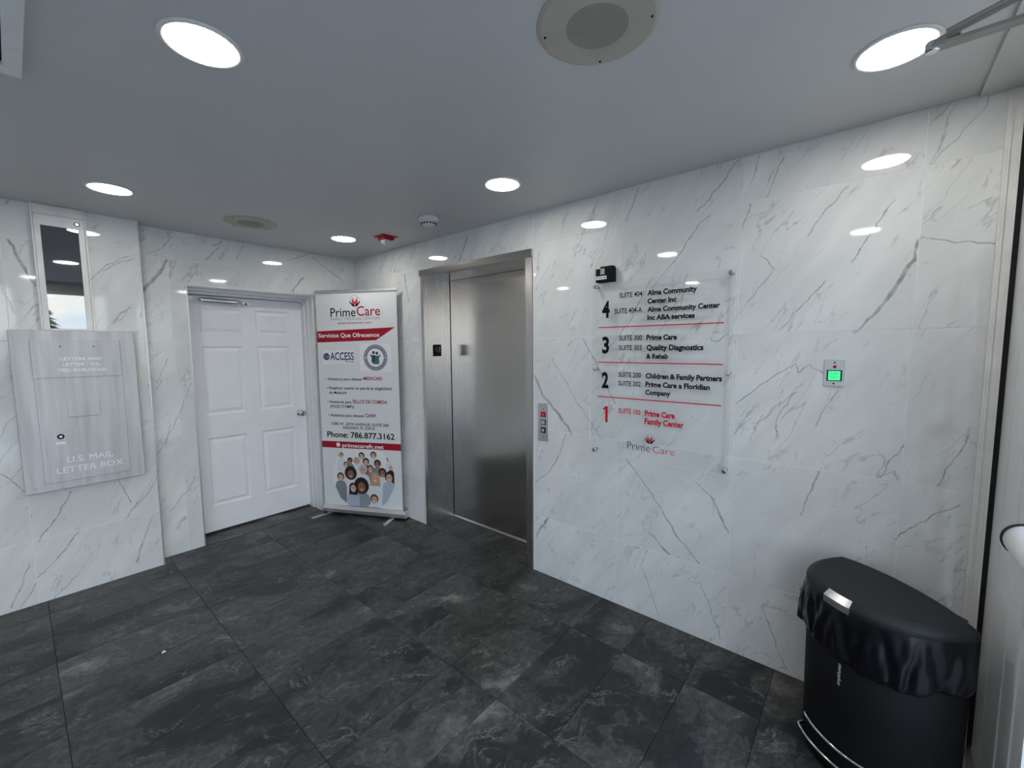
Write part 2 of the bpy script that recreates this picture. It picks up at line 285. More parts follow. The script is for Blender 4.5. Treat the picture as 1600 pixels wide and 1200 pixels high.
# ------------------------------------------------------------ mesh building
ORG = {}
class MB:
    def __init__(s): s.v = []; s.f = []; s.mi = []
    def quadf(s, idx, mi=0): s.f.append(idx); s.mi.append(mi)
    def add(s, vs, fs, mi=0):
        o = len(s.v); s.v += [tuple(p) for p in vs]
        for f in fs: s.f.append([o + i for i in f]); s.mi.append(mi)
        return s
    def box(s, x0, x1, y0, y1, z0, z1, mi=0):
        x0, x1 = sorted((x0, x1)); y0, y1 = sorted((y0, y1)); z0, z1 = sorted((z0, z1))
        v = [(x, y, z) for x in (x0, x1) for y in (y0, y1) for z in (z0, z1)]
        return s.add(v, [(0, 1, 3, 2), (4, 6, 7, 5), (0, 4, 5, 1), (2, 3, 7, 6), (0, 2, 6, 4), (1, 5, 7, 3)], mi)
    def pbox(s, P, u0, u1, v0, v1, n0, n1, mi=0, ch=0.0):
        """box in plane coordinates, optional chamfer on the front face"""
        if not ch:
            c = [(u, v, n) for u in (u0, u1) for v in (v0, v1) for n in (n0, n1)]
            return s.add([P(*q) for q in c], [(0, 2, 3, 1), (4, 5, 7, 6), (0, 1, 5, 4), (2, 6, 7, 3), (0, 4, 6, 2), (1, 3, 7, 5)], mi)
        r = [(u0, v0), (u1, v0), (u1, v1), (u0, v1)]; i = [(u0 + ch, v0 + ch), (u1 - ch, v0 + ch), (u1 - ch, v1 - ch), (u0 + ch, v1 - ch)]
        V = [P(a, b, n0) for a, b in r] + [P(a, b, n1 - ch) for a, b in r] + [P(a, b, n1) for a, b in i]
        F = [(3, 2, 1, 0), (8, 9, 10, 11)]
        for k in range(4):
            j = (k + 1) % 4; F += [(k, j, j + 4, k + 4), (k + 4, j + 4, j + 8, k + 8)]
        return s.add(V, F, mi)
    def prism(s, P, pts, n0, n1, mi=0):
        k = len(pts); V = [P(a, b, n0) for a, b in pts] + [P(a, b, n1) for a, b in pts]
        F = [list(range(k))[::-1], list(range(k, 2 * k))] + [(i, (i + 1) % k, k + (i + 1) % k, k + i) for i in range(k)]
        return s.add(V, F, mi)
    def poly(s, P, pts, n, mi=0):
        return s.add([P(a, b, n) for a, b in pts], [list(range(len(pts)))], mi)
    def lathe(s, C0, axis, prof, seg=40, mi=0):
        """prof: list of (radius, height along axis)"""
        a = Vector(axis).normalized(); b = a.orthogonal().normalized(); c = a.cross(b); C0 = Vector(C0)
        V = []; F = []
        for r, h in prof:
            for k in range(seg):
                t = 2 * math.pi * k / seg; V.append(C0 + a * h + (b * math.cos(t) + c * math.sin(t)) * r)
        for i in range(len(prof) - 1):
            for k in range(seg):
                j = (k + 1) % seg; F.append((i * seg + k, i * seg + j, (i + 1) * seg + j, (i + 1) * seg + k))
        F.append(list(range(seg))[::-1]); F.append([(len(prof) - 1) * seg + k for k in range(seg)])
        return s.add(V, F, mi)
    def tube(s, pts, r, seg=12, mi=0, flatten=None):
        P = [Vector(p) for p in pts]; V = []; F = []; up = None
        for i, p in enumerate(P):
            d = (P[min(i + 1, len(P) - 1)] - P[max(i - 1, 0)]).normalized()
            if up is None: up = d.orthogonal().normalized()
            up = (up - d * up.dot(d)).normalized(); sd = d.cross(up)
            rr = r[i] if isinstance(r, (list, tuple)) else r
            for k in range(seg):
                t = 2 * math.pi * k / seg; V.append(p + (up * math.cos(t) + sd * math.sin(t)) * rr)
        for i in range(len(P) - 1):
            for k in range(seg):
                j = (k + 1) % seg; F.append((i * seg + k, i * seg + j, (i + 1) * seg + j, (i + 1) * seg + k))
        F.append(list(range(seg))[::-1]); F.append([(len(P) - 1) * seg + k for k in range(seg)])
        return s.add(V, F, mi)
    def bar(s, a, b, wx, wz, mi=0):
        """flat bar from a to b, wx wide sideways, wz thick"""
        a = Vector(a); b = Vector(b); d = (b - a).normalized(); sd = d.cross(Vector((0, 0, 1))).normalized(); up = sd.cross(d)
        V = [p + sd * i * wx / 2 + up * j * wz / 2 for p in (a, b) for i, j in ((-1, -1), (1, -1), (1, 1), (-1, 1))]
        return s.add(V, [(3, 2, 1, 0), (4, 5, 6, 7), (0, 1, 5, 4), (1, 2, 6, 5), (2, 3, 7, 6), (3, 0, 4, 7)], mi)
    def build(s, name, mats, parent=None, origin=None, smooth=False, kind=None, label=None):
        po = ORG[parent.name] if parent else Vector((0, 0, 0))
        if origin is None: origin = po if parent else Vector((0, 0, 0))
        origin = Vector(origin)
        me = bpy.data.meshes.new(name); me.from_pydata([tuple(Vector(p) - origin) for p in s.v], [], s.f)
        if not isinstance(mats, (list, tuple)): mats = [mats]
        for m in mats: me.materials.append(m)
        me.polygons.foreach_set('material_index', s.mi)
        bm = bmesh.new(); bm.from_mesh(me); bmesh.ops.recalc_face_normals(bm, faces=bm.faces) if smooth != 'keep' else None
        bm.to_mesh(me); bm.free()
        if smooth is True: me.shade_smooth() if False else me.polygons.foreach_set('use_smooth', [len(p.vertices) == 4 for p in me.polygons])
        me.update()
        o = bpy.data.objects.new(name, me); COL.objects.link(o)
        if parent: o.parent = parent; o.location = origin - po
        else: o.location = origin
        ORG[o.name] = origin
        if kind: o['kind'] = kind
        if label: o['label'] = label
        return o
def thing(name, label, cat, loc, group=None):
    o = bpy.data.objects.new(name, None); COL.objects.link(o); o.location = loc; o.empty_display_size = 0.05
    ORG[o.name] = Vector(loc); o['label'] = label; o['category'] = cat
    if group: o['group'] = group
    return o
def copy_tree(o, parent=None, loc=None):
    c = o.copy(); COL.objects.link(c)
    if parent: c.parent = parent
    if loc is not None: c.location = loc
    for ch in list(o.children): copy_tree(ch, c)
    return c
# plane frames: (u, v, n) -> world; u to the viewer's right, v up, n out of the wall
def PR(u, v, n=0.0): return (u, -n, v)                 # elevator wall
def PL(u, v, n=0.0): return (n, u, v)                  # door wall
def PM(u, v, n=0.0): return (0.12 + n, u, v)           # letter box wall
BU = (0.89035294, 0.45527095); B0 = (0.0855501, -0.4086216)
def PB(u, v, n=0.0): return (B0[0] + BU[0] * u + BU[1] * n, B0[1] + BU[1] * u - BU[0] * n, v)
def PCL(z):                                             # ceiling, seen from below
    return lambda u, v, n=0.0: (u, v, z - n)

def text_mesh(body, bold=0.0):
    cu = bpy.data.curves.new('t', 'FONT'); cu.body = body; cu.offset = bold; cu.resolution_u = 3
    ob = bpy.data.objects.new('t', cu); COL.objects.link(ob)
    dg = bpy.context.evaluated_depsgraph_get(); me = bpy.data.meshes.new_from_object(ob.evaluated_get(dg))
    v = [(p.co.x, p.co.y) for p in me.vertices]; f = [list(p.vertices) for p in me.polygons]
    bpy.data.objects.remove(ob); bpy.data.curves.remove(cu); bpy.data.meshes.remove(me)
    return v, f
CAP = {}
def lettering(mb, body, P, u0, u1, v0, h, n, mi=0, bold=0.0, vertical=False):
    v, f = text_mesh(body, bold)
    if bold not in CAP:
        c, _ = text_mesh('H', bold); CAP[bold] = (min(p[1] for p in c), max(p[1] for p in c))
    lo, hi = CAP[bold]; xa = min(p[0] for p in v); xb = max(p[0] for p in v)
    V = []
    for x, y in v:
        a = (x - xa) / (xb - xa); b = (y - lo) / (hi - lo)
        V.append(P(u0 + a * (u1 - u0), v0 + b * h, n))
    mb.add(V, f, mi)
def disc(P, cu, cv, ru, rv=None, seg=28, a0=0.0, a1=2 * math.pi):
    rv = ru if rv is None else rv; full = abs(a1 - a0 - 2 * math.pi) < 1e-6
    k = seg if full else seg + 1
    return [(cu + ru * math.cos(a0 + (a1 - a0) * i / seg), cv + rv * math.sin(a0 + (a1 - a0) * i / seg)) for i in range(k)]

# measured positions (metres): text lines (x0, x1, baseline, cap height), people, veins and one painted reflection line
SIGN=[
('4','4',2.7740,2.8229,1.7240,0.0970),
('SUITE 404','t',2.8810,3.0150,1.8311,0.0277),
('Alma Community','b',3.0443,3.2991,1.8316,0.0288),
('Center Inc','b',3.0449,3.1979,1.7880,0.0282),
('SUITE 404-A','t',2.8525,3.0153,1.7445,0.0288),
('Alma Community Center','b',3.0451,3.4083,1.7437,0.0273),
('Inc ABA services','b',3.0460,3.2916,1.7004,0.0274),
('3','4',2.7773,2.8216,1.5195,0.0969),
('SUITE 300','t',2.8824,3.0183,1.5929,0.0285),
('Prime Care','b',3.0436,3.2062,1.5924,0.0294),
('SUITE 303','t',2.8825,3.0176,1.5384,0.0279),
('Quality Diagnostics','b',3.0447,3.3383,1.5378,0.0302),
('& Rehab','b',3.0446,3.1623,1.4924,0.0275),
('2','4',2.7768,2.8203,1.3164,0.0945),
('SUITE 200','t',2.8817,3.0162,1.3864,0.0282),
('Children & Family Partners','b',3.0429,3.4287,1.3847,0.0288),
('SUITE 202','t',2.8816,3.0160,1.3376,0.0269),
('Prime Care a Floridian','b',3.0427,3.3744,1.3386,0.0289),
('Company','b',3.0426,3.1806,1.2947,0.0276),
('1','r',2.7898,2.8168,1.1165,0.0945),
('SUITE 100','rt',2.8869,3.0162,1.1786,0.0291),
('Prime Care','r',3.0421,3.2053,1.1767,0.0321),
('Family Center','r',3.0423,3.2525,1.1318,0.0329),
('Prime','l',2.9432,3.0763,0.9790,0.0408),
('Care','lr',3.0908,3.2105,0.9787,0.0359),
]
BAN=[
('Prime','k',0.1166,0.3739,1.8484,0.0799),
('Care','r',0.3849,0.6194,1.8522,0.0854),
('FAMILY MEDICAL CENTERS','g',0.1181,0.6149,1.8159,0.0244),
('SERVING DADE & BROWARD COUNTY','r',0.1902,0.5351,1.7825,0.0145),
('Servicios Que Ofrecemos','w',-0.0197,0.6046,1.6617,0.0383),
('ACCESS','n',0.0932,0.3383,1.4538,0.0720),
('Florida','n',0.2510,0.3371,1.4331,0.0152),
('\u2022 Asistencia para obtener','k',0.0389,0.4169,1.2674,0.0263),
('MEDICAID','r',0.4279,0.6149,1.2730,0.0292),
('\u2022 Reaplicar cuando se pierde la elegibilidad','k',0.0420,0.7070,1.1845,0.0264),
('de Medicaid','k',0.0666,0.2461,1.1409,0.0246),
('\u2022 Asistencia para','k',0.0436,0.2947,1.0544,0.0266),
('SELLOS DE COMIDA','r',0.3079,0.6579,1.0583,0.0315),
('(FOOD STAMPS)','k',0.0701,0.3199,1.0110,0.0266),
('\u2022 Asistencia para obtener','k',0.0487,0.4232,0.9287,0.0267),
('CASH','r',0.4344,0.5374,0.9321,0.0303),
('5580 W. 20TH AVENUE, SUITE 200','k',0.0760,0.6663,0.8487,0.0256),
('HIALEAH, FL 33016','k',0.1968,0.5218,0.8150,0.0254),
('Phone: 786.877.3162','p',0.0246,0.7207,0.7310,0.0552),
('primecarefc.net','w',0.1798,0.6083,0.6410,0.0367),
]
PEOPLE=[(0.1624,0.5633,0.0211,'b'),(0.2550,0.5131,0.0238,'k'),(0.3256,0.5139,0.0277,'y'),(0.3778,0.5652,0.0264,'k'),(0.4219,0.5100,0.0290,'k'),(0.5004,0.5775,0.0264,'k'),(0.5398,0.4985,0.0304,'k'),(0.6570,0.5468,0.0211,'b'),(0.6781,0.4704,0.0224,'w'),(0.2125,0.4740,0.0224,'b'),(0.2595,0.3908,0.0409,'K'),(0.3889,0.4353,0.0383,'w'),(0.4655,0.4459,0.0297,'o'),(0.5888,0.4171,0.0343,'k'),(0.5116,0.3639,0.0409,'y'),(0.6555,0.3791,0.0396,'k'),(0.1522,0.3533,0.0330,'b'),(0.2804,0.2568,0.0363,'k'),(0.3686,0.2752,0.0495,'K'),(0.4969,0.1619,0.0363,'o')]
VEIN_REFL_R=[
[(4.097,1.963,0.0027),(4.085,1.886,0.0082),(4.048,1.805,0.0093),(4.013,1.738,0.0086),(3.972,1.672,0.0060),(3.924,1.614,0.0031)],
[(3.452,2.430,0.0028),(3.380,2.331,0.0044),(3.324,2.269,0.0031),(3.280,2.232,0.0031)],
[(3.640,2.396,0.0019),(3.596,2.278,0.0026),(3.580,2.232,0.0020)],
[(4.098,1.968,0.0018),(4.188,1.937,0.0017),(4.307,1.908,0.0015)],  # thin dark line of a reflection, painted into the marble like a vein
[(2.972,2.420,0.0025),(2.933,2.338,0.0051),(2.897,2.259,0.0035)],
[(2.254,1.363,0.0087),(2.333,1.230,0.0129),(2.461,1.113,0.0105),(2.549,1.015,0.0124)],
[(2.628,1.614,0.0020),(2.691,1.508,0.0058),(2.757,1.394,0.0029),(2.855,1.221,0.0028)],
[(2.395,1.486,0.0021),(2.580,1.227,0.0030),(2.761,1.010,0.0029)],
[(2.920,0.903,0.0019),(3.007,0.817,0.0037),(3.084,0.722,0.0037),(3.230,0.522,0.0044),(3.343,0.415,0.0034)],
[(3.314,0.850,0.0016),(3.385,0.790,0.0031),(3.433,0.701,0.0061),(3.475,0.621,0.0030)],
[(3.829,1.001,0.0046),(3.799,0.899,0.0036),(3.768,0.787,0.0019)],
[(2.369,0.403,0.0090),(2.305,0.318,0.0091),(2.266,0.247,0.0046)],
[(3.066,0.512,0.0019),(3.126,0.455,0.0056),(3.181,0.412,0.0073)],
[(2.505,1.001,0.0031),(2.446,0.836,0.0032),(2.385,0.739,0.0044),(2.267,0.627,0.0034)],
[(3.870,2.214,0.0016),(3.800,2.124,0.0017),(3.740,2.037,0.0012)],
[(3.814,1.830,0.0011),(3.727,1.727,0.0018),(3.659,1.637,0.0019)],
[(4.021,2.124,0.0010),(3.969,2.040,0.0010),(3.900,1.904,0.0010)],
[(3.487,1.279,0.0021),(3.630,1.411,0.0019),(3.722,1.478,0.0012),(3.735,1.438,0.0012),(3.774,1.473,0.0012),(3.821,1.438,0.0017)],
[(3.879,1.366,0.0016),(3.839,1.293,0.0022),(3.809,1.205,0.0011)],
[(3.662,1.128,0.0019),(3.659,1.203,0.0013),(3.686,1.280,0.0012),(3.732,1.351,0.0012)],
[(4.095,1.161,0.0014),(4.057,1.089,0.0019),(4.031,1.018,0.0020)],
[(4.271,1.223,0.0012),(4.236,1.120,0.0013),(4.199,1.013,0.0013)],
[(4.262,0.957,0.0013),(4.197,0.898,0.0013),(4.084,0.769,0.0010)],
[(3.522,2.211,0.0020),(3.485,2.125,0.0028)],
[(1.627,2.392,0.0070),(1.583,2.300,0.0094),(1.531,2.217,0.0048)],
[(0.835,2.206,0.0082),(0.857,2.083,0.0069),(0.888,1.964,0.0027)],
[(3.033,0.288,0.0019),(3.085,0.156,0.0029),(3.136,0.023,0.0019)],
[(3.637,0.287,0.0014),(3.705,0.121,0.0028),(3.747,0.032,0.0014)],
[(3.461,0.040,0.0013),(3.404,0.191,0.0017),(3.353,0.295,0.0017)],
[(3.052,1.868,0.0014),(3.191,2.025,0.0016),(3.267,2.140,0.0024),(3.335,2.205,0.0015)],
[(2.755,1.490,0.0019),(2.933,1.708,0.0018),(3.057,1.942,0.0017)],
[(3.524,1.770,0.0011),(3.623,1.907,0.0013),(3.570,1.971,0.0013)],
]
VEIN_L=[
[(-1.475,2.224,0.0057),(-1.525,2.125,0.0111),(-1.572,2.060,0.0163),(-1.622,2.001,0.0124),(-1.636,1.945,0.0053)],
[(-1.434,2.401,0.0019),(-1.495,2.312,0.0019),(-1.582,2.243,0.0018)],
[(-1.126,2.420,0.0034),(-1.178,2.332,0.0044),(-1.238,2.245,0.0042)],
[(-1.281,2.219,0.0021),(-1.335,2.116,0.0020),(-1.401,1.999,0.0016)],
[(-0.969,2.408,0.0048),(-1.005,2.346,0.0035),(-1.030,2.301,0.0023)],
[(-0.638,2.333,0.0014),(-0.395,2.445,0.0029)],
[(-0.409,2.402,0.0029),(-0.281,2.315,0.0045),(-0.106,2.215,0.0047)],
[(-0.506,2.205,0.0058),(-0.554,2.142,0.0114),(-0.602,2.075,0.0056)],
[(-1.197,2.368,0.0011),(-1.131,2.410,0.0022)],
[(-1.648,0.750,0.0015),(-1.478,1.060,0.0020),(-1.396,1.298,0.0020)],
[(-1.580,0.342,0.0020),(-1.475,0.462,0.0020),(-1.408,0.571,0.0017)],
[(-1.722,1.502,0.0014),(-1.594,1.312,0.0018),(-1.520,1.497,0.0009)],
[(-1.597,1.265,0.0018),(-1.555,1.357,0.0019)],
[(-1.540,0.996,0.0019),(-1.576,0.832,0.0019)],
]
VEIN_M=[
[(-2.224,2.203,0.0049),(-2.205,2.134,0.0100),(-2.179,2.045,0.0076),(-2.150,1.955,0.0026)],
[(-2.280,1.923,0.0012),(-2.256,1.852,0.0018),(-2.230,1.780,0.0012)],
[(-1.716,1.851,0.0049),(-1.768,1.805,0.0064),(-1.819,1.739,0.0031)],
[(-1.913,2.000,0.0015),(-1.825,2.113,0.0016),(-1.711,2.193,0.0017)],
[(-1.686,2.175,0.0013),(-1.778,2.132,0.0024),(-1.843,2.070,0.0015)],
[(-2.068,0.392,0.0045),(-2.138,0.295,0.0044),(-2.233,0.187,0.0028),(-2.263,0.167,0.0014)],
[(-2.287,0.271,0.0014),(-2.311,0.180,0.0027),(-2.351,0.077,0.0040),(-2.372,0.026,0.0027)],
[(-2.263,0.138,0.0014),(-2.302,0.053,0.0028),(-2.339,0.010,0.0027)],
[(-1.678,0.591,0.0027),(-1.772,0.478,0.0035),(-1.850,0.402,0.0017)],
[(-1.691,0.383,0.0018),(-1.766,0.197,0.0045),(-1.808,0.074,0.0054)],
[(-2.079,0.663,0.0043),(-2.134,0.545,0.0043),(-2.239,0.395,0.0041)],
[(-1.857,0.683,0.0016),(-1.803,0.510,0.0017)],
[(-2.094,0.105,0.0015),(-2.185,0.018,0.0022),(-2.230,-0.045,0.0015)],
[(-2.357,0.847,0.0012),(-2.291,0.752,0.0025),(-2.269,0.707,0.0013)],
]

# ============================================================ ROOM
H = 2.435; YN = -4.9; XW = 4.293
def struct(name, mb, mat, parent=None, **k):
    return mb.build(name, mat, parent, kind=None if parent else 'structure', **k)
# floor bed and tiles (0.307 x 0.622 slate, long side along the door wall)
fb = MB(); fb.box(-0.5, 4.6, YN, 0.6, -0.12, -0.0035)
floor = struct('floor', fb, M['floor_grout'])
TX, TY = 0.307, 0.6235; FX0, FY0 = 0.015, -0.3575
cache = {}
def ftile(x0, x1, y0, y1):
    w_, h_ = x1 - x0 - 0.0022, y1 - y0 - 0.0022
    if w_ < 0.012 or h_ < 0.012: return
    key = (round(w_, 3), round(h_, 3)); c = ((x0 + x1) / 2, (y0 + y1) / 2, -0.0035)
    if key not in cache:
        mb = MB(); P = lambda u, v, n: (c[0] + u, c[1] + v, c[2] + n)
        mb.pbox(P, -w_ / 2, w_ / 2, -h_ / 2, h_ / 2, 0, 0.0035, ch=0.0008)
        cache[key] = mb.build('slate_tile', M['slate'], floor, origin=c).data; return
    o = bpy.data.objects.new('slate_tile', cache[key]); COL.objects.link(o); o.parent = floor; o.location = c
for i in range(-1, 15):
    x0, x1 = FX0 + TX * i, FX0 + TX * (i + 1)
    for j in range(-8, 2):
        y0, y1 = FY0 + TY * j, FY0 + TY * (j + 1)
        a, b, c, d = max(x0, 0.0), min(x1, 4.345), max(y0, YN), min(y1, 0.0)
        if a < b and c < d: ftile(a, b, c, d)
        a, b, c, d = max(x0, 1.10), min(x1, 2.19), max(y0, 0.0), min(y1, 0.285)      # lift recess
        if a < b and c < d: ftile(a, b, c, d)
        a, b, c, d = max(x0, -0.30), min(x1, 0.0), max(y0, -1.375), min(y1, -0.43)   # door recess
        if a < b and c < d: ftile(a, b, c, d)
cb = MB(); cb.box(-0.5, 4.6, YN, 0.6, H, H + 0.25)
ceiling = struct('ceiling', cb, M['ceil'])
# soffit strip over the glazed front
sb = MB(); sb.box(4.222, 4.345, YN, 0.0, H - 0.012, H); struct('trim_1', sb, M['ceil'])

TOPV = [0.402, 1.010, 1.620, 2.228]
def wall_tiles(parent, P, u_joints, ulo, uhi, veins, base, opening=None, norm='x', off=0.0):
    us = [ulo] + [u for u in sorted(u_joints) if ulo + 0.01 < u < uhi - 0.01] + [uhi]
    vs = [0.0] + TOPV + [H]; shared = {}
    for a, b in zip(us, us[1:]):
        for c, d in zip(vs, vs[1:]):
            g = 0.0012; r = (a + g, b - g, c + (g if c else 0.001), d - g)
            rects = [r]
            if opening:
                o0, o1, o2, o3 = opening
                if r[0] < o1 and r[1] > o0 and r[2] < o3 and r[3] > o2:
                    rects = []
                    if r[0] < o0 - 0.004: rects.append((r[0], o0, r[2], r[3]))
                    if r[1] > o1 + 0.004: rects.append((o1, r[1], r[2], r[3]))
                    m0, m1 = max(r[0], o0), min(r[1], o1)
                    if r[3] > o3 + 0.004: rects.append((m0, m1, o3, r[3]))
                    if not rects: continue
            mat = base; segs = []
            for pl in veins:
                for p, q in zip(pl, pl[1:]):
                    if max(p[0], q[0]) > a - 0.04 and min(p[0], q[0]) < b + 0.04 and max(p[1], q[1]) > c - 0.04 and min(p[1], q[1]) < d + 0.04:
                        segs.append((p[:2], q[:2], (p[2] + q[2]) / 2))
            if segs: mat = marble('marble_tile_pattern', norm, segs)
            cu, cv = (a + b) / 2, (c + d) / 2
            mb = MB()
            if len(rects) == 1 and rects[0] == r: mb.pbox(P, *r, -0.002, 0.0, ch=0.0004)
            else:
                for q in rects: mb.pbox(P, *q, -0.002, 0.0)
            mb.build('marble_tile', mat, parent, origin=P(cu, cv, -0.002))
# elevator wall (y = 0)
EL = (1.067, 2.245, 0.0, 2.200)
wb = MB(); wb.box(-0.3, EL[0], 0.0015, 0.5, 0, H); wb.box(EL[1], XW, 0.0015, 0.5, 0, H); wb.box(EL[0], EL[1], 0.0015, 0.5, EL[3], H); wb.box(EL[0], EL[1], 0.36, 0.5, 0, EL[3])
wall_right = struct('wall_right', wb, M['grout'])
wall_tiles(wall_right, PR, [2.864 + 0.6165 * k for k in range(-5, 4)], 0.0, XW, VEIN_REFL_R, MB_R, EL, 'x')
# door wall (x = 0)
DO = (-1.375, -0.430, 0.0, 2.056)
wb = MB(); wb.box(-0.4, -0.0015, -1.66, DO[0], 0, H); wb.box(-0.4, -0.0015, DO[1], 0.5, 0, H); wb.box(-0.4, -0.0015, DO[0], DO[1], DO[3], H)
wb.box(-0.40, -0.30, DO[0], DO[1], 0, DO[3])
wall_back = struct('wall_back', wb, M['grout'])
wall_tiles(wall_back, PL, [-0.245, -0.86, -1.475], -1.652, 0.0, VEIN_L, MB_L, DO, 'y')
# letter box wall (x = 0.12)
wb = MB(); wb.box(-0.4, 0.1185, YN, -1.652, 0, H)
wall_left = struct('wall_left', wb, M['grout'])
wall_tiles(wall_left, PM, [-2.262 - 0.612 * k for k in range(-0, 5)], YN, -1.652, VEIN_M, MB_L, None, 'y')
# wall behind the viewer
wb = MB(); wb.box(-0.4, 4.6, YN - 0.15, YN, 0, H); struct('wall_front', wb, M['white'])
# metal corner beads of the tiling
t1 = MB(); t1.box(0.112, 0.1245, -1.656, -1.648, 0, H); struct('trim_2', t1, M['alum'])
t1 = MB(); t1.box(-0.02, 0.003, DO[0] - 0.003, DO[0] + 0.004, 0, DO[3]); t1.box(-0.02, 0.004, DO[0] - 0.001, DO[1], DO[3] - 0.008, DO[3] + 0.002); struct('trim_3', t1, M['alum'])
t1 = MB(); t1.box(EL[1] + 0.0015, EL[1] + 0.007, -0.004, 0.006, 0, EL[3]); struct('trim_4', t1, M['white'])

# ============================================================ STORE FRONT (glazed side, x = 4.33)
win = MB(); win.box(4.335, 4.45, YN, 0.30, 2.345, H)                                        # head
win.box(4.345, 4.45, -2.20, -2.08, 0.02, 2.335); win.box(4.345, 4.45, -3.55, -3.47, 0.02, 2.335); win.box(4.345, 4.45, YN, YN + 0.08, 0.02, 2.335)
win.box(4.345, 4.45, YN, -2.14, 0.0, 0.12)
window_1 = struct('window_1', win, M['alup'])
for a, b in ((-3.47, -2.20), (YN + 0.08, -3.55)):
    g = MB(); g.box(4.385, 4.391, a, b, 0.12, 2.335); g.build('glass_pane', M['glass'], window_1)
jb = MB(); jb.box(4.293, 4.330, -0.004, 0.10, 0.0, H - 0.012); jb.box(4.300, 4.306, -0.010, 0.0, 0.0, H - 0.012); jb.box(4.324, 4.331, -0.008, 0.01, 0, H - 0.012)
struct('trim_5', jb, M['trimw'])
# torn black weather strip in the gap between jamb and door
wsb = MB(); N = 90; V = []; F = []
for i in range(N + 1):
    z = 0.02 + (H - 0.12) * i / N; j0 = random.uniform(-0.0035, 0.0025) if z > 1.2 or 0.4 < z < 0.75 else random.uniform(-0.0008, 0.0008)
    V += [(4.3315 + j0, -0.002 + random.uniform(-0.003, 0.0015), z), (4.3475, 0.002, z), (4.3475, 0.06, z), (4.3315, 0.06, z)]
for i in range(N):
    for k in range(4): F.append((4 * i + k, 4 * i + (k + 1) % 4, 4 * i + 4 + (k + 1) % 4, 4 * i + 4 + k))
wsb.add(V, F); struct('trim_6', wsb, M['blk'])
th = MB(); th.box(4.300, 4.345, YN, -0.002, 0.0, 0.012); th.box(4.318, 4.326, YN, -0.002, 0.012, 0.018); struct('trim_7', th, M['alum'])

# entrance door leaves
pst = MB(); pst.box(4.346, 4.45, -0.128, -0.012, 0.0, 2.345); pst.box(4.352, 4.45, -0.136, -0.128, 0.0, 2.345); pst.box(4.346, 4.45, -0.300, -0.136, 0.0, 2.345);
pst.box(4.350, 4.45, -0.424, -0.300, 0.0, 2.345); pst.box(4.347, 4.45, -0.012, 0.10, 0.0, 2.345); struct('trim_8', pst, M['alup'])
def leaf(name, y1, y0, handle):
    mb = MB(); X0, X1 = 4.346, 4.392; s = 0.150
    mb.box(X0, X1, y0, y1, 0.015, 0.20); mb.box(X0, X1, y0, y1, 2.285, 2.34)
    mb.box(X0, X1, y1 - s, y1, 0.20, 2.285); mb.box(X0, X1, y0, y0 + s, 0.20, 2.285)
    mb.box(X0 - 0.004, X0, y1 - 0.030, y1 - 0.012, 0.015, 2.34)
    mb.box(X0 - 0.006, X0, y1 - s - 0.006, y1 - s + 0.012, 0.20, 2.285)
    mb.box(X0 - 0.006, X0, y0 + s - 0.012, y0 + s + 0.006, 0.20, 2.285)
    d = mb.build(name, M['alup'], kind='structure')
    g = MB(); g.box(4.366, 4.372, y0 + s, y1 - s, 0.20, 2.285); g.build('glass_pane', M['glass'], d)
    return d
door_2 = leaf('door_2', -0.430, -1.212, True); door_3 = leaf('door_3', -1.218, -2.078, False)
hb = MB(); hb.tube([(4.266, -0.805, 1.108), (4.266, -1.02, 1.108)], 0.037, 28)
pb = hb.build('push_bar', M['alup'], door_2, smooth=True, label='round grey push bar across the glass door')
hb = MB(); hb.tube([(4.266, -0.797, 1.108), (4.266, -0.805, 1.108)], 0.040, 28); hb.box(4.29, 4.347, -0.86, -0.82, 1.085, 1.125); hb.box(4.29, 4.347, -1.01, -0.97, 1.085, 1.125)
hb.build('end_ring', M['blk'], pb, label='black ring on the end of the push bar')
# closer arms meeting at an elbow inside the room
E0 = (4.030, -0.952, 2.200)
ca = MB(); ca.tube([(4.060, -0.966, 2.203), (4.20, -1.000, 2.222), (4.34, -1.034, 2.240)], 0.0085, 12)
ca.bar((4.045, -0.948, 2.197), (4.080, -0.958, 2.201), 0.026, 0.010)
arm = ca.build('closer_arm', M['armst'], door_2, label='steel rod arm of the door closer')
cb_ = MB(); cb_.bar((4.038, -0.950, 2.190), (4.335, -0.935, 2.196), 0.028, 0.007); cb_.build('flat_arm', M['armst'], arm)
ck = MB(); ck.lathe((4.040, -0.948, 2.183), (0, 0, 1), [(0.010, 0), (0.012, 0.002), (0.012, 0.018), (0.009, 0.022)], 16); ck.build('elbow_pin', M['chrome'], arm)
cbx = MB(); cbx.box(4.325, 4.3455, -1.06, -0.90, 2.180, 2.275); cbx.build('closer_body', M['alum'], door_2)

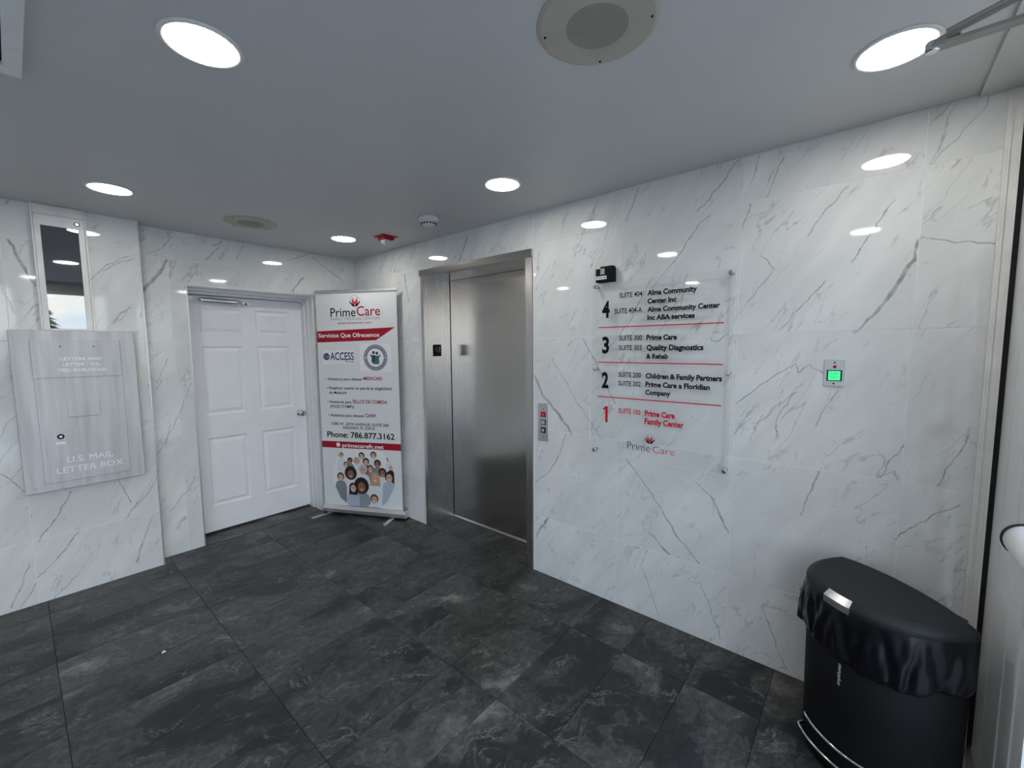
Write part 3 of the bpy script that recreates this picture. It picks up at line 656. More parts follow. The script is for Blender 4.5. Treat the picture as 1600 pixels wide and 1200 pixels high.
# ============================================================ OUTSIDE
gb = MB(); gb.box(4.45, 7.5, -14, 12, -0.15, -0.02); struct('pavement', gb, M['concrete'])
gb = MB(); gb.box(7.5, 60, -50, 50, -0.25, -0.12); struct('road', gb, M['asph'])
bd = thing('shop_building', 'cream low building across the road beyond the glass front', 'building', (22, 9, -0.12))
b_ = MB(); b_.box(22, 30, 3, 18, -0.12, 5.2); b_.build('wall', M['stucco'], bd)
b_ = MB(); b_.box(21.8, 30.2, 2.8, 18.2, 5.2, 5.5); b_.build('parapet', M['white'], bd)
b_ = MB(); b_.box(21.92, 22.0, 6, 14, 3.6, 4.6); b_.build('sign_board', M['crim'], bd)
for k in range(4):
    f = MB(); yy = 4.2 + 3.5 * k; f.box(21.95, 22.0, yy, yy + 2.2, 0.9, 2.9); fo = f.build('window', M['white'], bd)
    f = MB(); f.box(21.93, 21.955, yy + 0.1, yy + 2.1, 1.0, 2.8); f.build('pane', M['winb'], fo)
tr = thing('conifer_tree', 'dark green conifer standing across the pavement beyond the glass front', 'tree', (13.2, -1.75, -0.12))
f = MB(); f.tube([(13.2, -1.75, -0.12), (13.22, -1.74, 1.6), (13.2, -1.75, 3.0)], [0.12, 0.08, 0.02], 10); f.build('trunk', M['bark'], tr)
f = MB()
for k in range(420):
    z = random.uniform(0.8, 3.1); R_ = 0.95 * (1 - (z - 0.6) / 2.7) + 0.08; a = random.uniform(0, 6.283); r0 = R_ * random.uniform(0.2, 0.5); r1 = R_ * random.uniform(0.75, 1.1)
    p = Vector((13.2 + r0 * math.cos(a), -1.75 + r0 * math.sin(a), z)); q = Vector((13.2 + r1 * math.cos(a), -1.75 + r1 * math.sin(a), z - random.uniform(0.0, 0.25)))
    sd = Vector((-math.sin(a), math.cos(a), 0)) * 0.06; up = Vector((0, 0, 0.035))
    f.add([p - sd * 0.4, p + sd * 0.4, p + up, (p + q) / 2 - sd, (p + q) / 2 + sd, (p + q) / 2 + up * 1.5, q], [(0, 2, 1), (0, 3, 5, 2), (2, 5, 4, 1), (1, 4, 3, 0), (3, 6, 5), (5, 6, 4), (4, 6, 3)])
f.build('foliage', M['leaf'], tr, kind='stuff')

# ============================================================ WHITE SIX-PANEL DOOR
XF = -0.215
jm = MB()      # stepped jamb on the latch side, head and hinge side
jm.box(-0.30, -0.155, DO[1] - 0.012, DO[1] + 0.02, 0, DO[3]); jm.box(-0.30, -0.085, DO[1] - 0.006, DO[1] + 0.02, 0, DO[3]); jm.box(-0.30, -0.003, DO[1] - 0.002, DO[1] + 0.02, 0, DO[3])
jm.box(-0.30, -0.155, DO[0], DO[1], 2.004, DO[3] + 0.01); jm.box(-0.30, -0.085, DO[0], DO[1], 2.022, DO[3] + 0.01); jm.box(-0.30, -0.010, DO[0], DO[1], 2.040, DO[3] + 0.01)
jm.box(-0.30, -0.155, DO[0] - 0.02, DO[0] + 0.016, 0, DO[3]); jm.box(-0.30, -0.010, DO[0] - 0.02, DO[0] + 0.006, 0, DO[3])
door_1 = struct('door_1', jm, M['white'])
lf = MB(); L0, L1, Z0, Z1 = DO[0] + 0.018, DO[1] - 0.014, 0.018, 2.000
PD = lambda u, v, n: (XF + n, u, v)
# measured panels (in plane of the leaf)
pan = [(-1.255, -0.962, 1.690, 1.905), (-0.845, -0.563, 1.688, 1.903), (-1.252, -0.958, 1.012, 1.588), (-0.845, -0.555, 1.010, 1.588), (-1.252, -0.952, 0.232, 0.818), (-0.843, -0.545, 0.232, 0.818)]
# leaf face as stiles and rails around recessed fields
ys = [L0, -1.255, -0.955, -0.845, -0.553, L1]
lf.pbox(PD, L0, -1.255, Z0, Z1, -0.04, 0); lf.pbox(PD, -0.955, -0.845, Z0, Z1, -0.04, 0); lf.pbox(PD, -0.553, L1, Z0, Z1, -0.04, 0)
for a, b in ((-1.255, -0.955), (-0.845, -0.553)):
    for c, d in ((Z0, 0.232), (0.818, 1.011), (1.588, 1.689), (1.904, Z1)): lf.pbox(PD, a, b, c, d, -0.04, 0)
dl = lf.build('door_leaf', M['doorw'], door_1)
for a, b in ((-1.255, -0.955), (-0.845, -0.553)):
    for c, d in ((0.232, 0.818), (1.011, 1.588), (1.689, 1.904)):
        p = MB(); r = [(a, c), (b, c), (b, d), (a, d)]
        def ring(i, n): return [PD(a + i, c + i, n), PD(b - i, c + i, n), PD(b - i, d - i, n), PD(a + i, d - i, n)]
        lv = [(0, 0), (0.012, -0.009), (0.020, -0.010), (0.045, -0.002)]
        V = []; 
        for i, n in lv: V += ring(i, n)
        F = [(12, 13, 14, 15)]
        for q in range(3):
            for k in range(4): j = (k + 1) % 4; F.append((4 * q + k, 4 * q + j, 4 * q + 4 + j, 4 * q + 4 + k))
        V += ring(0, -0.04); F += [(19, 18, 17, 16)] + [(16 + k, 16 + (k + 1) % 4, (k + 1) % 4, k) for k in range(4)]
        p.add(V, F); p.build('door_panel', M['doorw'], dl)
kb = MB(); kb.lathe(PD(-0.500, 0.945, 0), (1, 0, 0), [(0.034, 0), (0.034, 0.004), (0.028, 0.010), (0.013, 0.014), (0.012, 0.030), (0.025, 0.040), (0.031, 0.052), (0.030, 0.064), (0.020, 0.072)], 28)
kb.build('door_knob', M['chrome'], dl, smooth=True, label='round satin metal door knob')
# pneumatic closer under the head
cl = MB(); PZ = 1.958
cl.tube([PD(-1.262, PZ + 0.006, 0.035), PD(-1.262 + 0.02, PZ + 0.006, 0.035), PD(-1.235, PZ + 0.005, 0.035), PD(-0.995, PZ - 0.004, 0.035), PD(-0.955, PZ - 0.005, 0.035)], [0.012, 0.021, 0.023, 0.023, 0.013], 18)
cyl = cl.build('closer_cylinder', M['alum'], dl, smooth=True)
cl = MB(); cl.tube([PD(-1.345, PZ + 0.012, 0.030), PD(-1.262, PZ + 0.006, 0.035)], 0.0045, 10); cl.bar(PD(-1.352, PZ + 0.018, 0.022), PD(-1.300, PZ + 0.008, 0.022), 0.012, 0.022)
cl.bar(PD(-0.955, PZ - 0.005, 0.035), PD(-0.905, PZ - 0.008, 0.035), 0.010, 0.014); cl.box(XF, XF + 0.045, -0.915, -0.893, PZ - 0.018, PZ + 0.004)
cl.build('closer_rod', M['alum'], cyl)
cl = MB(); cl.tube([PD(-0.925, PZ - 0.008, 0.028), PD(-0.925, PZ - 0.008, 0.052)], 0.006, 10); cl.build('pivot_screw', M['blk'], cyl)

# ============================================================ ELEVATOR
el = thing('elevator_entrance', 'brushed stainless steel elevator entrance with a single closed sliding door', 'elevator', ((EL[0] + EL[1]) / 2, 0, 0))
f = MB(); f.box(EL[0] + 0.001, 1.102, -0.012, 0.016, 0, EL[3] - 0.045); f.box(1.070, 1.101, 0.016, 0.30, 0, 2.15)
f.build('jamb', M['steelv'], el)
f = MB(); f.box(EL[1] - 0.056, EL[1] - 0.001, -0.012, 0.016, 0, EL[3] - 0.045); f.box(2.190, 2.220, 0.016, 0.30, 0, 2.15); f.build('jamb', M['steelv'], el)
f = MB(); f.box(EL[0] - 0.003, EL[1] + 0.002, -0.022, 0.015, EL[3] - 0.045, EL[3] + 0.004); f.box(1.102, 2.189, 0.016, 0.30, 2.148, 2.165); f.build('header', M['steel'], el)
f = MB(); f.box(1.108, 2.187, 0.285, 0.315, 0.008, 2.146)
ed = f.build('door_panel', M['steel'], el)
f = MB(); f.tube([(2.000, 0.285, 2.040), (2.000, 0.280, 2.040)], 0.009, 14); f.build('keyhole', M['blk'], ed)
f = MB(); f.box(1.101, 2.19, 0.272, 0.30, 0.0, 0.010); f.build('sill', M['alum'], el)
f = MB(); f.box(1.101, 1.1035, 0.080, 0.170, 1.487, 1.588); fp = f.build('floor_plate', M['ink'], el, label='small black plate reading one beside a star')
PE = lambda u, v, n=0.0: (1.1036 + n, u, v)
f = MB(); lettering(f, '1', PE, 0.145, 0.155, 1.522, 0.050, 0.0006, 0, 0.02)
star = []
for k in range(10):
    r_ = 0.019 if k % 2 == 0 else 0.008; a = math.pi / 2 + k * math.pi / 5; star.append((0.118 + r_ * math.cos(a) * 0.9, 1.548 + r_ * math.sin(a) * 1.3))
for k in range(10):
    a, b = star[k], star[(k + 1) % 10]; dx, dy = b[0] - a[0], b[1] - a[1]; l = math.hypot(dx, dy); nx, ny = -dy / l * 0.0012, dx / l * 0.0012
    f.poly(PE, [(a[0] - nx, a[1] - ny), (b[0] - nx, b[1] - ny), (b[0] + nx, b[1] + ny), (a[0] + nx, a[1] + ny)], 0.0006)
f.build('lettering', M['grey'], fp)

# call plate
cp = thing('call_button_plate', 'narrow steel elevator call plate with red and black buttons', 'button panel', (2.329, 0, 1.058))
f = MB(); f.pbox(PR, 2.287, 2.372, 0.932, 1.185, -0.0005, 0.005, ch=0.0012); plate = f.build('plate', M['alum'], cp)
for (z0, z1, mt, kk, lb) in ((1.094, 1.130, 'crim', 1, 'lit red up button'), (1.041, 1.077, 'blk', 0, 'pale square button in a black bezel'), (0.987, 1.025, 'blk', 2, 'black down button')):
    f = MB(); f.pbox(PR, 2.312, 2.350, z0, z1, 0.005, 0.009, ch=0.001); bt = f.build('button', M[mt], cp, label=lb)
    f = MB(); cz = (z0 + z1) / 2
    if kk == 0: f.pbox(PR, 2.317, 2.345, z0 + 0.005, z1 - 0.005, 0.009, 0.0105, ch=0.0006); f.build('button_cap', M['alum'], bt)
    else:
        f.prism(PR, disc(PR, 2.331, cz, 0.0105, seg=20), 0.009, 0.011); f.build('button_cap', M['upred' if kk == 1 else 'plas'], bt)
        f = MB(); sgn = 1 if kk == 1 else -1; f.poly(PR, [(2.326, cz - 0.003 * sgn), (2.336, cz - 0.003 * sgn), (2.331, cz + 0.005 * sgn)], 0.0113); f.build('arrow', M['crim' if kk == 1 else 'ink'], bt)
for z in (1.150, 0.966):
    f = MB(); f.prism(PR, disc(PR, 2.331, z, 0.0035, seg=12), 0.005, 0.0062); f.build('screw', M['hole'], cp)

# ============================================================ DIRECTORY SIGN
SX0, SX1, SZ0, SZ1 = 2.700, 3.474, 0.920, 1.922
sg = thing('directory_sign', 'large clear acrylic tenant directory on metal standoffs', 'sign', ((SX0 + SX1) / 2, 0, SZ0))
f = MB(); f.pbox(PR, SX0, SX1, SZ0, SZ1, 0.030, 0.0352)
pn = f.build('acrylic_panel', M['acryl'], sg)
f = MB(); e_ = 0.0016
f.pbox(PR, SX0 - e_, SX0, SZ0 - e_, SZ1 + e_, 0.030, 0.0352); f.pbox(PR, SX1, SX1 + e_, SZ0 - e_, SZ1 + e_, 0.030, 0.0352); f.pbox(PR, SX0, SX1, SZ0 - e_, SZ0, 0.030, 0.0352); f.pbox(PR, SX0, SX1, SZ1, SZ1 + e_, 0.030, 0.0352)
f.build('polished_edge', M['acredge'], pn)
for x in (2.732, 3.453):
    for z in (0.941, 1.427, 1.906):
        f = MB(); f.lathe(PR(x, z, 0.0), (0, -1, 0), [(0.009, 0), (0.009, 0.0295), (0.0115, 0.0355), (0.0115, 0.043), (0.0085, 0.0465)], 20); f.build('standoff', M['chrome'], sg, smooth=True)
NS = 0.0356
names = {'4': 'floor_number', 't': 'suite_number', 'b': 'tenant_name', 'r': 'tenant_name', 'rt': 'suite_number', 'l': 'logo_text', 'lr': 'logo_text'}
for (s, k, u0, u1, v0, h) in SIGN:
    f = MB(); bold = {'4': 0.035, 't': 0.016, 'b': 0.042, 'r': 0.038, 'rt': 0.016, 'l': -0.012, 'lr': -0.012}[k]
    if s == '1':
        um = u0 + (u1 - u0) * 0.75; f.poly(PR, [(um - 0.008, v0), (um + 0.008, v0), (um + 0.008, v0 + h), (um - 0.006, v0 + h), (um - 0.022, v0 + h * 0.86), (um - 0.022, v0 + h * 0.73), (um - 0.008, v0 + h * 0.81)], NS)
    else: lettering(f, s, PR, u0, u1, v0, h, NS, 0, bold)
    nm = 'floor_number' if s == '1' else names[k]
    f.build(nm, M['red'] if k in ('r', 'rt', 'lr') else M['ink'], sg, label='red lettering' if k in ('r', 'rt', 'lr') else None)
for z in (1.6705, 1.4685, 1.2655):
    f = MB(); f.poly(PR, [(2.751, z - 0.0028), (3.430, z - 0.0028), (3.430, z + 0.0028), (2.751, z + 0.0028)], NS); f.build('divider_line', M['red'], sg)
def emblem(P, cu, cv, R_, n, parent):
    f = MB()
    for k in range(28):      # thin upper arc
        a0 = math.radians(-20 + 220 * k / 28); a1 = math.radians(-20 + 220 * (k + 1) / 28)
        f.poly(P, [(cu + R_ * math.cos(a0), cv + R_ * math.sin(a0)), (cu + R_ * math.cos(a1), cv + R_ * math.sin(a1)), (cu + .95 * R_ * math.cos(a1), cv + .95 * R_ * math.sin(a1)), (cu + .95 * R_ * math.cos(a0), cv + .95 * R_ * math.sin(a0))], n, 0)
    for s in (-1, 1):        # cupped hands
        f.poly(P, [(cu + s * R_ * x, cv + R_ * y) for x, y in ((0.05, -1.0), (0.45, -0.88), (0.85, -0.45), (1.12, 0.02), (0.80, -0.12), (0.55, -0.42), (0.40, -0.30), (0.18, -0.55), (0.05, -0.65))], n, 1)
    for s, hh, yy in ((-0.42, 0.13, 0.42), (0.42, 0.13, 0.42), (-0.13, 0.10, 0.10), (0.15, 0.10, 0.10)):   # red figures
        f.poly(P, disc(P, cu + s * R_, cv + yy * R_, hh * R_, seg=14), n, 2)
        f.poly(P, [(cu + (s - 0.16) * R_, cv + (yy - 0.2) * R_), (cu + (s + 0.16) * R_, cv + (yy - 0.2) * R_), (cu + (s + 0.10) * R_, cv - 0.55 * R_), (cu + (s - 0.10) * R_, cv - 0.55 * R_)], n + 0.0001, 2)
    f.build('emblem', [M['grey'], M['ink'], M['red']], parent, label='black hands cupping small red figures')
emblem(PR, 3.0735, 1.052, 0.028, NS, sg)

# small black box over the sign
bx = thing('alarm_box', 'small black wall box with a pale label above the directory sign', 'wall box', (2.79, 0, 1.972))
f = MB(); f.pbox(PR, 2.736, 2.842, 1.930, 2.006, -0.0005, 0.048, ch=0.004); hs = f.build('housing', M['blackp'], bx)
f = MB(); f.pbox(PR, 2.762, 2.838, 1.998, 2.018, 0.0, 0.044, ch=0.004); f.build('top_cover', M['blackp'], bx)
f = MB(); f.pbox(PR, 2.768, 2.794, 1.972, 2.005, 0.048, 0.0505, ch=0.0008); f.build('sensor_pad', M['beige'], bx)
f = MB(); f.pbox(PR, 2.741, 2.806, 1.944, 1.963, 0.0478, 0.0492); lb = f.build('label_strip', M['paper'], bx)
f = MB(); f.poly(PR, [(2.745, 1.951), (2.785, 1.951), (2.785, 1.956), (2.745, 1.956)], 0.0494); f.poly(PR, disc(PR, 2.796, 1.9535, 0.006, seg=14), 0.0494); f.build('print', M['grey'], lb)
# exit button
eb = thing('exit_button', 'steel wall plate with a lit green exit button', 'button', (3.861, 0, 1.44))
f = MB(); f.pbox(PR, 3.826, 3.896, 1.383, 1.497, -0.0005, 0.006, ch=0.001); f.build('plate', M['alum'], eb)
f = MB(); f.pbox(PR, 3.8365, 3.8885, 1.4055, 1.4525, 0.006, 0.010, ch=0.001); bz = f.build('bezel', M['blk'], eb)
f = MB(); f.pbox(PR, 3.842, 3.883, 1.4095, 1.4485, 0.010, 0.013, ch=0.001); gbn = f.build('green_button', M['exitg'], bz)
f = MB(); lettering(f, 'PUSH', PR, 3.849, 3.876, 1.434, 0.008, 0.0132, 0, 0.01); lettering(f, 'TO EXIT', PR, 3.847, 3.878, 1.418, 0.008, 0.0132, 0, 0.01); f.build('lettering', M['green'], gbn)
f = MB(); f.prism(PR, disc(PR, 3.8625, 1.4665, 0.0065, seg=16), 0.006, 0.0085); f.build('indicator', M['crim'], eb, label='small dark red indicator lamp')
for z in (1.484, 1.395):
    f = MB(); f.prism(PR, disc(PR, 3.8615, z, 0.0035, seg=12), 0.006, 0.0072); f.build('screw', M['hole'], eb)

# ============================================================ LETTER BOX AND MAIL CHUTE
mx_ = thing('letter_box', 'large aluminium wall letter box with raised white lettering', 'mailbox', (0.12, -2.0, 0.705))
f = MB(); f.pbox(PM, -2.272, -1.727, 0.706, 1.684, 0.001, 0.080, ch=0.003); bodyo = f.build('box_body', M['mail'], mx_)
f = MB(); f.pbox(PM, -2.190, -1.800, 0.754, 1.628, 0.080, 0.086, ch=0.002); dr = f.build('door', M['mail'], mx_)
f = MB(); f.pbox(PM, -2.192, -1.803, 1.396, 1.626, 0.086, 0.090, ch=0.0015); hp = f.build('upper_plate', M['mail'], dr)
f = MB(); f.pbox(PM, -2.066, -1.918, 1.147, 1.244, 0.086, 0.090, ch=0.003); f.build('name_plate', M['mail'], dr)
f = MB(); f.lathe(PM(-2.105, 1.035, 0.086), (1, 0, 0), [(0.016, 0), (0.016, 0.003), (0.011, 0.006)], 24); lk = f.build('lock', M['blk'], dr)
f = MB(); f.lathe(PM(-2.105, 1.035, 0.092), (1, 0, 0), [(0.0075, 0), (0.007, 0.002)], 16); f.build('key_cylinder', M['alum'], lk)
f = MB(); f.pbox(PM, -2.128, -2.088, 0.988, 1.002, 0.086, 0.0872); f.build('sticker', M['mailw'], dr, label='small torn white sticker under the lock')
for s, u0, u1, v0, h, b in (('LETTERS AND', -2.075, -1.895, 1.500, 0.019, 0.03), ('LETTER MAIL', -2.068, -1.900, 1.466, 0.019, 0.03), ('TIED IN BUNDLES', -2.092, -1.872, 1.431, 0.019, 0.03)):
    f = MB(); lettering(f, s, PM, u0, u1, v0, h, 0.0906, 0, b); f.build('lettering', M['mailw'], hp)
for s, u0, u1, v0, h, b in (('U.S. MAIL', -2.088, -1.880, 0.868, 0.036, 0.0), ('LETTER BOX', -2.135, -1.835, 0.806, 0.036, 0.0)):
    f = MB(); lettering(f, s, PM, u0, u1, v0, h, 0.0866, 0, b); f.build('lettering', M['mailw'], dr)
for u in (-2.070, -1.925):
    f = MB(); f.prism(PM, disc(PM, u, 1.585, 0.004, seg=12), 0.090, 0.0915); f.build('rivet', M['hole'], hp)
f = MB(); f.prism(PM, disc(PM, -2.225, 0.735, 0.005, seg=12), 0.080, 0.083); f.build('rivet', M['chrome'], mx_)

ch_ = thing('mail_chute', 'aluminium framed glass mail chute from ceiling to letter box', 'mail chute', (0.12, -2.02, 1.685))
for a, b in ((-2.136, -2.128), (-1.912, -1.904)):
    f = MB(); f.pbox(PM, a, b, 1.686, H - 0.002, 0.0, 0.040, ch=0.001); f.build('side_rail', M['trimw'], ch_)
f = MB(); f.pbox(PM, -2.128, -1.912, 2.378, H - 0.002, 0.0, 0.030, ch=0.001); f.build('top_panel', M['trimw'], ch_)
f = MB(); f.pbox(PM, -2.127, -1.913, 2.312, 2.376, 0.0, 0.033, ch=0.0015); f.pbox(PM, -2.127, -2.100, 1.686, 2.312, 0.0, 0.033, ch=0.0015); f.pbox(PM, -1.940, -1.913, 1.686, 2.312, 0.0, 0.033, ch=0.0015); f.pbox(PM, -2.100, -1.940, 1.686, 1.696, 0.0, 0.033)
df = f.build('door_frame', M['trimw'], ch_)
f = MB(); f.pbox(PM, -2.100, -1.940, 1.696, 2.312, 0.010, 0.024); f.build('glass', M['darkglass'], df, label='dark mirror-like glass pane')
f = MB(); f.lathe(PM(-1.944, 2.342, 0.033), (1, 0, 0), [(0.013, 0), (0.013, 0.003), (0.009, 0.005)], 20); lk = f.build('lock', M['blk'], df)
f = MB(); f.lathe(PM(-1.944, 2.342, 0.038), (1, 0, 0), [(0.008, 0), (0.008, 0.002)], 16); lc = f.build('lock_face', M['chrome'], lk)

# ============================================================ CEILING ITEMS
def downlight(x, y, label):
    t = thing('downlight', label, 'ceiling light', (x, y, H), 'round recessed downlights')
    f = MB(); f.lathe((x, y, H), (0, 0, -1), [(0.104, 0), (0.103, 0.003), (0.096, 0.006), (0.088, 0.0045), (0.087, 0.001)], 48); f.build('trim_ring', M['plas'], t, smooth=True)
    f = MB(); f.lathe((x, y, H - 0.0012), (0, 0, -1), [(0.086, 0), (0.085, 0.0030)], 48); f.build('diffuser', M['lens'], t)
    return t
proto = downlight(2.455, -1.848, 'round ceiling light nearest the large speaker grille, over the room middle')
for x, y, lb in ((0.772, -1.855, 'round ceiling light just in front of the mail chute'),
                 (2.416, -0.495, 'round ceiling light in front of the elevator'),
                 (0.716, -0.486, 'round ceiling light nearest the red fire strobe'),
                 (3.986, -0.503, 'round ceiling light behind the door closer arm elbow'),
                 (3.905, -2.050, 'round ceiling light by the glass front, beyond the large speaker'),
                 (2.053, -3.915, 'round ceiling light at the room middle behind the viewpoint'),
                 (0.436, -3.125, 'round ceiling light along the letter box wall behind the viewpoint')):
    c = copy_tree(proto, None, (x, y, H)); c['label'] = lb

def speaker(x, y, label, R_):
    t = thing('ceiling_speaker', label, 'speaker', (x, y, H), 'beige round ceiling speakers')
    f = MB(); f.lathe((x, y, H), (0, 0, -1), [(R_, 0), (R_, 0.003), (R_ - 0.006, 0.006), (R_ - 0.010, 0.0075), (R_ * 0.52, 0.0085)], 64); f.build('cover_plate', M['beige'], t)
    P = lambda u, v, n=0.0: (x + u, y + v, H - 0.0085 - n)
    f = MB()
    for i in range(1, 18):
        r_ = R_ * 0.50 * i / 17; k = max(6, int(6 * i))
        for j in range(k):
            a = 2 * math.pi * (j + 0.5 * (i % 2)) / k; f.poly(P, disc(P, r_ * math.cos(a), r_ * math.sin(a), 0.0016, seg=6), 0.0002)
    f.build('perforation', M['hole'], t, kind='stuff')
    for k in range(4):
        a = math.radians(25 + 90 * k); f = MB(); f.prism(P, disc(P, R_ * 0.88 * math.cos(a), R_ * 0.88 * math.sin(a), 0.0035, seg=12), -0.002, 0.0012); f.build('screw', M['hole'], t)
speaker(3.358, -1.174, 'large beige round ceiling speaker at the top edge of the view', 0.163)
speaker(0.652, -1.130, 'smaller looking beige ceiling speaker above the white door', 0.160)

sd_ = thing('smoke_detector', 'white round smoke detector on the ceiling in front of the elevator', 'smoke detector', (1.655, -0.385, H))
f = MB(); f.lathe((1.655, -0.385, H), (0, 0, -1), [(0.070, 0), (0.070, 0.018), (0.062, 0.030)], 40); f.build('base', M['plas'], sd_, smooth=True)
f = MB(); f.lathe((1.655, -0.385, H - 0.030), (0, 0, -1), [(0.050, 0), (0.049, 0.006), (0.044, 0.018), (0.030, 0.024)], 32); hd = f.build('sensor_head', M['plas'], sd_)
for k in range(14):
    a = 2 * math.pi * k / 14; f = MB(); c_ = Vector((1.655 + 0.0475 * math.cos(a), -0.385 + 0.0475 * math.sin(a), H - 0.042)); rd = Vector((math.cos(a), math.sin(a), 0)); tg = Vector((-math.sin(a), math.cos(a), 0))
    f.add([c_ + rd * i * 0.002 + tg * j * 0.006 + Vector((0, 0, l * 0.005)) for i in (-1, 1) for j in (-1, 1) for l in (-1, 1)], [(0, 1, 3, 2), (4, 6, 7, 5), (0, 4, 5, 1), (2, 3, 7, 6), (0, 2, 6, 4), (1, 5, 7, 3)]); f.build('vent_slot', M['hole'], hd)
st = thing('fire_strobe', 'red square fire alarm strobe with clear lens on the ceiling', 'fire alarm', (1.02, -0.30, H))
f = MB(); Pc = lambda u, v, n=0.0: (1.02 + u, -0.30 + v, H - n)
f.pbox(Pc, -0.066, 0.066, -0.066, 0.066, 0.0, 0.008, ch=0.002); f.build('mounting_plate', M['firered'], st)
f = MB(); f.pbox(Pc, -0.044, 0.044, -0.046, 0.046, 0.008, 0.030, ch=0.006); f.build('housing', M['firered'], st)
f = MB(); f.pbox(Pc, -0.024, 0.030, -0.030, 0.030, 0.030, 0.062, ch=0.014); f.build('strobe_lens', M['plas'], st, label='clear white strobe lens')

vt = thing('ceiling_vent', 'grey slotted air grille at the upper left edge of the ceiling', 'vent', (2.35, -2.29, H))
f = MB(); f.box(1.885, 2.90, -2.222, -2.183, H - 0.022, H); f.box(1.885, 2.90, -2.42, -2.38, H - 0.022, H); f.box(1.885, 1.925, -2.38, -2.222, H - 0.022, H); f.box(2.86, 2.90, -2.38, -2.222, H - 0.022, H); f.build('frame', M['alup'], vt)
f = MB(); f.box(1.925, 2.86, -2.38, -2.222, H - 0.003, H - 0.001); f.build('backing', M['hole'], vt)
for k in range(5):
    f = MB(); y = -2.245 - 0.029 * k; f.box(1.925, 2.86, y - 0.009, y + 0.009, H - 0.018, H - 0.012); f.build('slat', M['alup'], vt)

# ============================================================ ROLL-UP BANNER
cx, cy = B0[0] + BU[0] * 0.385, B0[1] + BU[1] * 0.385
bn = thing('roll_up_banner', 'tall white and red roll-up banner standing across the room corner', 'banner', (cx, cy, 0))
f = MB(); prof = [(-0.050, 0.012), (0.035, 0.012), (0.048, 0.026), (0.045, 0.055), (0.020, 0.080), (-0.018, 0.084), (-0.048, 0.060)]
f_ = lambda u: [PB(u, z, n) for n, z in prof]
V = f_(-0.022) + f_(0.815); k = len(prof); F = [list(range(k))[::-1], list(range(k, 2 * k))] + [(i, (i + 1) % k, k + (i + 1) % k, k + i) for i in range(k)]
f.add(V, F); base = f.build('base_cassette', M['alum'], bn)
for u0 in (-0.030, 0.815):
    f = MB(); V = [PB(u0 + du, z * 1.04, n * 1.06) for du in (0, 0.010) for n, z in prof]; f.add(V, F); f.build('end_cap', M['alum'], base)
for u0, sg_ in ((0.055, -1), (0.690, 0)):
    f = MB(); c0 = PB(u0, 0, 0.0); P = (lambda uu: (lambda a, b, n=0.0: PB(uu + a + b * (-0.45 if sg_ else 0.05), n, b)))(u0)
    pts = [(-0.021, -0.10), (0.021, -0.10), (0.021, 0.175)] + [(0.021 * math.cos(math.pi * i / 8), 0.175 + 0.021 * math.sin(math.pi * i / 8)) for i in range(1, 8)] + [(-0.021, 0.175)]
    f.prism(P, pts, 0.001, 0.012); f.build('foot', M['alum'], bn)
f = MB(); f.tube([PB(0.385, 0.05, -0.03), PB(0.385, 2.075, -0.02)], 0.009, 12); f.build('support_pole', M['alum'], bn)
f = MB(); f.pbox(PB, -0.040, 0.790, 2.062, 2.090, -0.010, 0.010, ch=0.003); rail = f.build('top_rail', M['alum'], bn)
f = MB(); f.pbox(PB, -0.036, 0.781, 0.075, 2.064, -0.0012, 0.0)
vin = f.build('banner_sheet', M['fabric'], bn)
def pr(name, pts, n, mat, **k):
    g = MB(); g.poly(PB, pts, n); return g.build(name, mat, bn, **k)
pr('ribbon', [(-0.036, 1.720), (0.758, 1.745), (0.568, 1.632), (-0.036, 1.617)], 0.0006, M['crim'], label='crimson slanted ribbon')
pr('white_card', [(0.022, 1.415), (0.340, 1.425), (0.340, 1.545), (0.022, 1.541)], 0.0006, M['paper'])
pr('white_card', [(0.398, 1.350), (0.714, 1.350), (0.714, 1.600), (0.398, 1.600)], 0.0006, M['paper'])
pr('web_band', [(-0.036, 0.631), (0.781, 0.633), (0.781, 0.695), (-0.036, 0.693)], 0.0006, M['crim'], label='crimson band')
matk = dict(k='ink', r='crim', g='grey', w='paper', n='navy', p='ink')
for s, k, u0, u1, v0, h in BAN:
    if s.startswith('Prime'): bo = 0.0
    elif k in 'rwpn': bo = 0.02
    else: bo = 0.012
    if s in ('Prime', 'Care'): bo = 0.006
    if s.startswith('FAMILY'): bo = -0.005
    g = MB(); lettering(g, s, PB, u0, u1, v0, h, 0.0012, 0, bo); g.build('lettering', M[matk[k]], bn)
emblem(PB, 0.370, 1.985, 0.052, 0.0012, bn)
g = MB(); g.poly(PB, disc(PB, 0.055, 1.487, 0.033, seg=24), 0.0012, 0)      # globe
for k in range(3): g.poly(PB, disc(PB, 0.045 + 0.010 * k, 1.492 - 0.004 * k, 0.009 + 0.004 * k, 0.020 - 0.003 * k, seg=14), 0.0014 + 0.0001 * k, (k + 1) % 2)
g.build('globe_mark', [M['navy'], M['grey']], bn)
g = MB(); g.poly(PB, disc(PB, 0.138, 0.6625, 0.021, seg=20), 0.0012); g.build('web_mark', M['paper'], bn)
